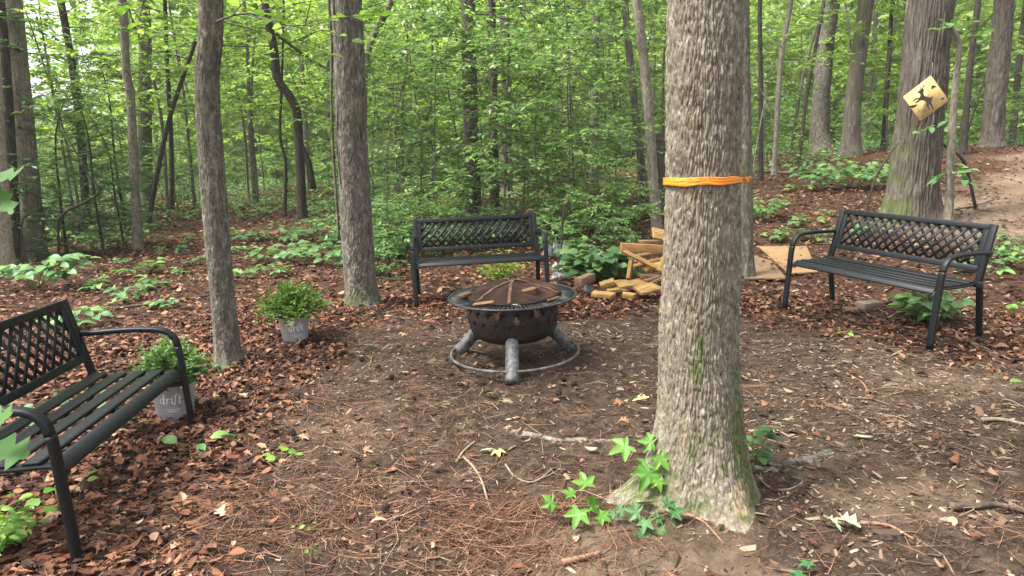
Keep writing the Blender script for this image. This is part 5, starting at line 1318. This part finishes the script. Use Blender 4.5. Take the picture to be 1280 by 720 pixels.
    for i, (u, v) in enumerate([(990, 300), (1010, 282), (1030, 270), (975, 258), (1000, 240), (1240, 300), (1250, 318), (1278, 305), (1018, 300), (1090, 292), (1235, 345), (940, 300)]):
        g = G(u, v)
        if first is None: o = first = p('low_seedling', 'pale low weed on the tan litter behind the right bench', 'seedling', g, tips(8, .2, .14, 95), 'seedling', OV, .09, 95, .002, 'weeds behind the right bench', nleaf=3)
        else: o = copy_tree(first); o.location = tuple(g)
        o.rotation_euler = (0, 0, rng.uniform(0, 6)); s = rng.uniform(.7, 1.3); o.scale = (s, s, s)
    first = None
    for i, (u, v) in enumerate([(371, 663), (386, 659), (390, 688), (398, 698), (593, 672), (503, 500), (583, 535), (620, 493), (475, 598)]):
        g = G(u, v)
        if first is None: o = first = p('tiny_sprout', 'tiny green sprout on the bare dirt in front of the fire pit', 'sprout', g, [(-.012, 0, .012), (.014, .004, .014), (.0, -.014, .011)], 'fresh', OV, .026, 99, .001, 'tiny sprouts on the dirt')
        else: o = copy_tree(first); o.location = tuple(g)
        o.rotation_euler = (0, 0, rng.uniform(0, 6))

# ------------------------------------------------------------------ sticks, logs, cones, single leaves
def build_sticks():
    PALE = M_simple('pale_stick', (.13, .095, .062), (.27, .21, .15), 40, .85, .5)
    DKS = M_simple('dark_stick', (.035, .025, .018), (.10, .07, .048), 40, .9, .6)
    REDS = M_simple('reddish_stick', (.12, .06, .035), (.26, .15, .09), 40, .85, .5)
    def stick(pts, r, M, label, name='fallen_stick', cat='stick', lift=1., seg=9, rough=.25, fork=None):
        P = np.array([G(u, v) for u, v in pts]); b = P.mean(0); r *= .8; P[:, 2] = gz(P[:, 0], P[:, 1]) + r * lift; s = spline(P - b, max(8, 6 * len(pts)))
        m = MB(); m.tube(s, np.linspace(r, r * .55, len(s)), seg, True, rough, r * 999)
        if fork:
            Q = np.array([G(u, v) for u, v in fork]); Q[:, 2] = gz(Q[:, 0], Q[:, 1]) + r; m.tube(spline(Q - b, 8), np.linspace(r * .7, r * .3, 8), 6, True, .2)
        return solo(name, m, M, label, cat, tuple(b), smooth=True)
    stick([(579, 575), (592, 588), (603, 607), (610, 630), (617, 649)], .008, PALE, 'pale bent stick lying lengthwise on the dirt, largest of the sticks before the fire pit')
    stick([(571, 579), (580, 568), (594, 556)], .009, PALE, 'short broken stick touching the top of the pale bent stick')
    stick([(352, 662), (400, 644), (450, 622), (492, 603)], .0065, DKS, 'long thin dark stick in the middle of the bare dirt')
    stick([(560, 665), (590, 672), (636, 700)], .005, PALE, 'thin pale stick crossing the reddish needle patch')
    stick([(580, 644), (590, 672), (610, 702)], .006, DKS, 'dark stick crossing over the thin pale one in the needle patch')
    stick([(632, 584), (645, 600), (668, 608), (692, 590)], .006, PALE, 'curved pale stick left of the oak root', fork=[(668, 607), (690, 598), (704, 590)])
    stick([(1227, 527), (1250, 527), (1282, 534)], .016, PALE, 'pale knobbly stick at the right edge of the dirt')
    stick([(1186, 641), (1215, 640), (1245, 635), (1284, 643)], .020, DKS, 'dark half buried branch at the lower right')
    stick([(1075, 656), (1110, 664), (1142, 678)], .009, REDS, 'reddish bark strip on the chips right of the oak')
    stick([(138, 388), (180, 384), (225, 378), (270, 369)], .022, DKS, 'long dark fallen branch on the red litter behind the left bench', 'fallen_branch', 'branch')
    stick([(452, 334), (480, 322), (500, 315), (522, 308)], .055, DKS, 'dark fallen log partly hidden behind the left end of the centre bench', 'fallen_log', 'log')
    stick([(945, 604), (962, 616), (985, 616), (1003, 604), (990, 598)], .006, PALE, 'thin curled vine on the ground right of the oak foot', rough=.1)
    stick([(703, 709), (725, 704), (750, 699)], .016, REDS, 'short brown stick at the bottom edge in front of the oak')
    stick([(858, 655), (880, 665), (905, 684)], .008, REDS, 'straight stick leaning away from the foot of the oak at the bottom')
    stick([(0, 692), (22, 684), (46, 672)], .013, REDS, 'brown stick in the bottom left corner by the ferny weed')
    stick([(1185, 424), (1215, 430), (1262, 452)], .009, PALE, 'pale twig under the near end of the right bench')
    stick([(1255, 410), (1282, 414)], .012, DKS, 'dark twig by the right edge behind the right bench')
    stick([(700, 312), (735, 306), (780, 300)], .02, DKS, 'dark branch lying behind the wood pile and the bags', 'fallen_branch', 'branch')
    stick([(1150, 280), (1185, 281), (1215, 279)], .03, DKS, 'dark broken branch at the base of the broken sapling', 'fallen_branch', 'branch')
    stick([(880, 205), (985, 218), (1015, 216), (1025, 224)], .04, DKS, 'dark rotting log on the ground beyond the mossy trunk', 'fallen_log', 'log')
    stick([(1195, 262), (1220, 258), (1243, 250)], .018, DKS, 'dark forked branch lying on the bare path', 'fallen_branch', 'branch', fork=[(1215, 259), (1225, 263), (1240, 265)])
    stick([(480, 658), (505, 668), (520, 660)], .006, REDS, 'small reddish twig in the middle of the front dirt')
    stick([(1058, 468), (1078, 480), (1085, 495)], .007, REDS, 'bent brown twig on the chips in front of the right bench')
    # leaning stems and loops in the left thicket
    def arc(pts, y, r, M, label, name='bent_stem'):
        P = np.array([at(u, v, y) for u, v in pts]); b = P[0].copy(); b[2] = hz(b[0], b[1]); P[0][2] = b[2]
        m = MB(); m.tube(spline(P - b, 40), np.linspace(r, r * .6, 40), 8, True, .15); solo(name, m, M, label, 'stem', tuple(b), smooth=True)
    arc([(72, 318), (73, 280), (82, 265), (105, 253), (122, 243), (124, 233), (116, 226), (100, 205)], 9.5, .022, BARK['dark'], 'black stem curling over in a hook behind the long stemmed seedling')
    arc([(18, 283), (28, 277), (48, 268), (64, 270)], 8.3, .012, BARK['dark'], 'thin dark twig crossing in front of the smooth grey tree')
    arc([(58, 80), (75, 150), (105, 210), (128, 262), (132, 275)][::-1], 13, .02, BARK['grey'], 'thin grey stem slanting left through the dark evergreens')
    arc([(1079, 268), (1092, 230), (1110, 196), (1124, 178)], 8.2, .016, BARK['dark'], 'dark thin branch leaning on the left side of the sign tree')
    arc([(1225, 222), (1205, 203), (1182, 183), (1172, 174)], 9.4, .024, BARK['dark'], 'dark branch slanting down right from behind the broken sapling')
    arc([(700, 288), (704, 268), (710, 252), (716, 242)], 8.2, .012, BARK['dark'], 'thin brown stem leaning right behind the right end of the centre bench')
    arc([(940, 78), (950, 110), (962, 132), (966, 139), (955, 133), (940, 130)][::-1], 10, .013, BARK['grey'], 'pale curved vine hanging right of the big oak')
    # pine cones
    def cone():
        m = MB(); m.tube([(0, 0, -.016), (0, 0, .02)], [.010, .006], 8)
        for i in range(46):
            a = i * 2.4; z = -.018 + .042 * i / 46; rr = .021 * math.sin(.35 + 2.5 * (i / 46)) + .004
            R = rotz(a) @ roty(-.35 - .5 * i / 46); m.box(np.array([math.cos(a) * rr * .7, math.sin(a) * rr * .7, z]), (.017, .012, .004), R)
        return m
    CM = M_simple('cone_brown', (.012, .009, .007), (.05, .033, .023), 60, .9)
    V, F = cone().arrays(); cm = mesh('pine_cone', V, F, CM)
    rng = np.random.default_rng(8)
    for (x, y) in ((180, 32), (390, 60), (435, 97), (155, 90), (115, 265), (125, 290), (415, 522), (25, 572), (340, 30), (285, 2), (508, 165), (135, 160)):
        u, v = 320 + x / 2.57, 440 + y / 2.57; g = G(u, v); o = link('pine_cone', cm); o.location = (g[0], g[1], float(gz(g[0:1], g[1:2])[0]) + .017); o.rotation_euler = (rng.uniform(.8, 2), rng.uniform(-.4, .4), rng.uniform(0, 6)); s = rng.uniform(.65, .95); o.scale = (s, s, s)
        tag(o, 'small dark pine cone on the bare dirt left of the fire pit', 'pine cone', 'pine cones on the dirt')
    for (u, v, lab) in ((717, 484, 'dark pine cone right of the fire pit foot'), (698, 494, 'dark pine cone between the fire pit and the oak roots'), (705, 478, 'dark pine cone closest behind the fire pit leg ring')):
        g = G(u, v); o = link('pine_cone', cm); o.location = (g[0], g[1], float(gz(g[0:1], g[1:2])[0]) + .017); o.rotation_euler = (rng.uniform(.8, 2), 0, rng.uniform(0, 6)); o.scale = (.8, .8, .8); tag(o, lab, 'pine cone')
    # single leaves one can point at
    YL = M_litter('yellowing_leaf', [(0, (.38, .36, .12)), (1, (.5, .45, .2))]); TL = M_litter('tan_leaf', [(0, (.42, .31, .18)), (1, (.55, .43, .28))])
    GL = M_litter('wilted_green_leaf', [(0, (.25, .30, .17)), (1, (.38, .42, .27))]); OL = M_litter('orange_leaf', [(0, (.34, .13, .05)), (1, (.42, .19, .07))])
    for (u, v, T, s, rz, M, lab) in (
            (262, 648, t_oak(.12, .3, .8), .15, 1.3, TL, 'tan lobed leaf on the needles in front of the left bench'),
            (790, 507, t_oak(.05, .2, .6), .14, 1.7, YL, 'pale yellow leaf on the dirt behind the oak root'),
            (622, 571, t_star(.1), .11, .2, YL, 'yellow green star leaf in front of the fire pit'),
            (600, 571, t_oval(.3, .05), .10, 1.5, GL, 'narrow green leaf beside the yellow star leaf'),
            (1040, 655, t_oak(.25, .4, .7), .15, .7, GL, 'pale green curled oak leaf at the lower right of the oak'),
            (1052, 668, t_oak(.3, .5, .7), .12, 3.6, GL, 'second curled oak leaf touching the pale green one'),
            (1066, 548, t_oval(.35, .12, .4), .12, 1.1, GL, 'grey green leaf standing up on the chips right of the oak'),
            (770, 532, t_oak(.3, .4, .8), .10, 1.2, OL, 'orange brown curled leaf against the oak root'),
            (716, 408, t_oak(.1, .2, .8), .10, 1.4, GL, 'whitish green leaf on the dirt right of the fire pit rim'),
            (303, 497, t_oval(.7, .1), .11, .6, GL, 'pale green leaf in front of the dark slim trunk'),
            (505, 470, t_star(.1), .09, 2.2, YL, 'faded green leaf on the dirt left of the fire pit ring'),
            (570, 481, t_oak(.2, .3, .8), .10, 1.2, OL, 'orange leaf on the dirt in front of the ring of the fire pit'),
            (655, 470, t_oval(.5, .2, .4), .09, 1.3, OL, 'brown leaf tucked beside the front leg of the fire pit')):
        g = G(u, v); V, F = T; s *= .72; o = solo('fallen_leaf', (V * s, F), M, lab, 'leaf', (g[0], g[1], float(gz(g[0:1], g[1:2])[0]) + .016), (random.uniform(-.15, .25), random.uniform(-.2, .2), rz + 3.14))

# ------------------------------------------------------------------ light
def build_light():
    w = bpy.data.worlds.new('World'); S.world = w; w.use_nodes = True; nt = w.node_tree; nt.nodes.clear()
    out = nt.nodes.new('ShaderNodeOutputWorld'); bg = nt.nodes.new('ShaderNodeBackground'); sky = nt.nodes.new('ShaderNodeTexSky')
    sky.sky_type = 'NISHITA'; sky.sun_disc = False; sky.sun_elevation = math.radians(60); sky.sun_rotation = math.radians(-105); sky.air_density = 1.0; sky.dust_density = 3.0; sky.ozone_density = 1.0
    hs = nt.nodes.new('ShaderNodeHueSaturation'); hs.inputs['Saturation'].default_value = .22; hs.inputs['Value'].default_value = 1.
    nt.links.new(sky.outputs[0], hs.inputs['Color']); nt.links.new(hs.outputs[0], bg.inputs[0]); bg.inputs[1].default_value = .07
    nt.links.new(bg.outputs[0], out.inputs[0])
    ld = bpy.data.lights.new('sun', 'SUN'); lo = bpy.data.objects.new('sun', ld); COL.objects.link(lo); ld.energy = 1.5; ld.angle = math.radians(12); ld.color = (1, .96, .9)
    el, az = math.radians(60), math.radians(-105)
    d = Vector((math.sin(az) * math.cos(el), math.cos(az) * math.cos(el), math.sin(el))); lo.rotation_euler = d.to_track_quat('Z', 'Y').to_euler()
    S.view_settings.view_transform = 'Standard'; S.view_settings.look = 'None'; S.view_settings.exposure = EXPOSURE; S.view_settings.gamma = 1
    S.view_settings.use_curve_mapping = False
    c = S.cycles if hasattr(S, 'cycles') else None
    S.render.engine = 'CYCLES'; c = S.cycles
    c.max_bounces = 7; c.diffuse_bounces = 4; c.glossy_bounces = 2; c.transmission_bounces = 4; c.transparent_max_bounces = 8
    c.use_denoising = True; c.denoiser = 'OPENIMAGEDENOISE'; c.sample_clamp_indirect = 6; c.caustics_reflective = False; c.caustics_refractive = False
    c.use_adaptive_sampling = False

EXPOSURE = 2.9
def build_haze():
    m = bpy.data.materials.new('haze_air'); m.use_nodes = True; nt = m.node_tree; nt.nodes.clear()
    out = nt.nodes.new('ShaderNodeOutputMaterial'); pv = nt.nodes.new('ShaderNodeVolumePrincipled'); pv.inputs['Density'].default_value = HAZE; pv.inputs['Color'].default_value = (.93, .97, .92, 1); pv.inputs['Anisotropy'].default_value = .2
    nt.links.new(pv.outputs[0], out.inputs['Volume'])
    mb = MB(); mb.box((0, 0, 11), (860, 860, 30)); tag(part('haze', mb, m), 'faint pale air between the far trees', 'haze', kind='stuff')

HAZE = .0008
build_ground(); build_litter(); build_kinds(); build_trees(); build_benches(); build_firepit(); build_pots(); build_sign(); build_pile(); build_plants(); build_sticks(); build_haze(); build_light()
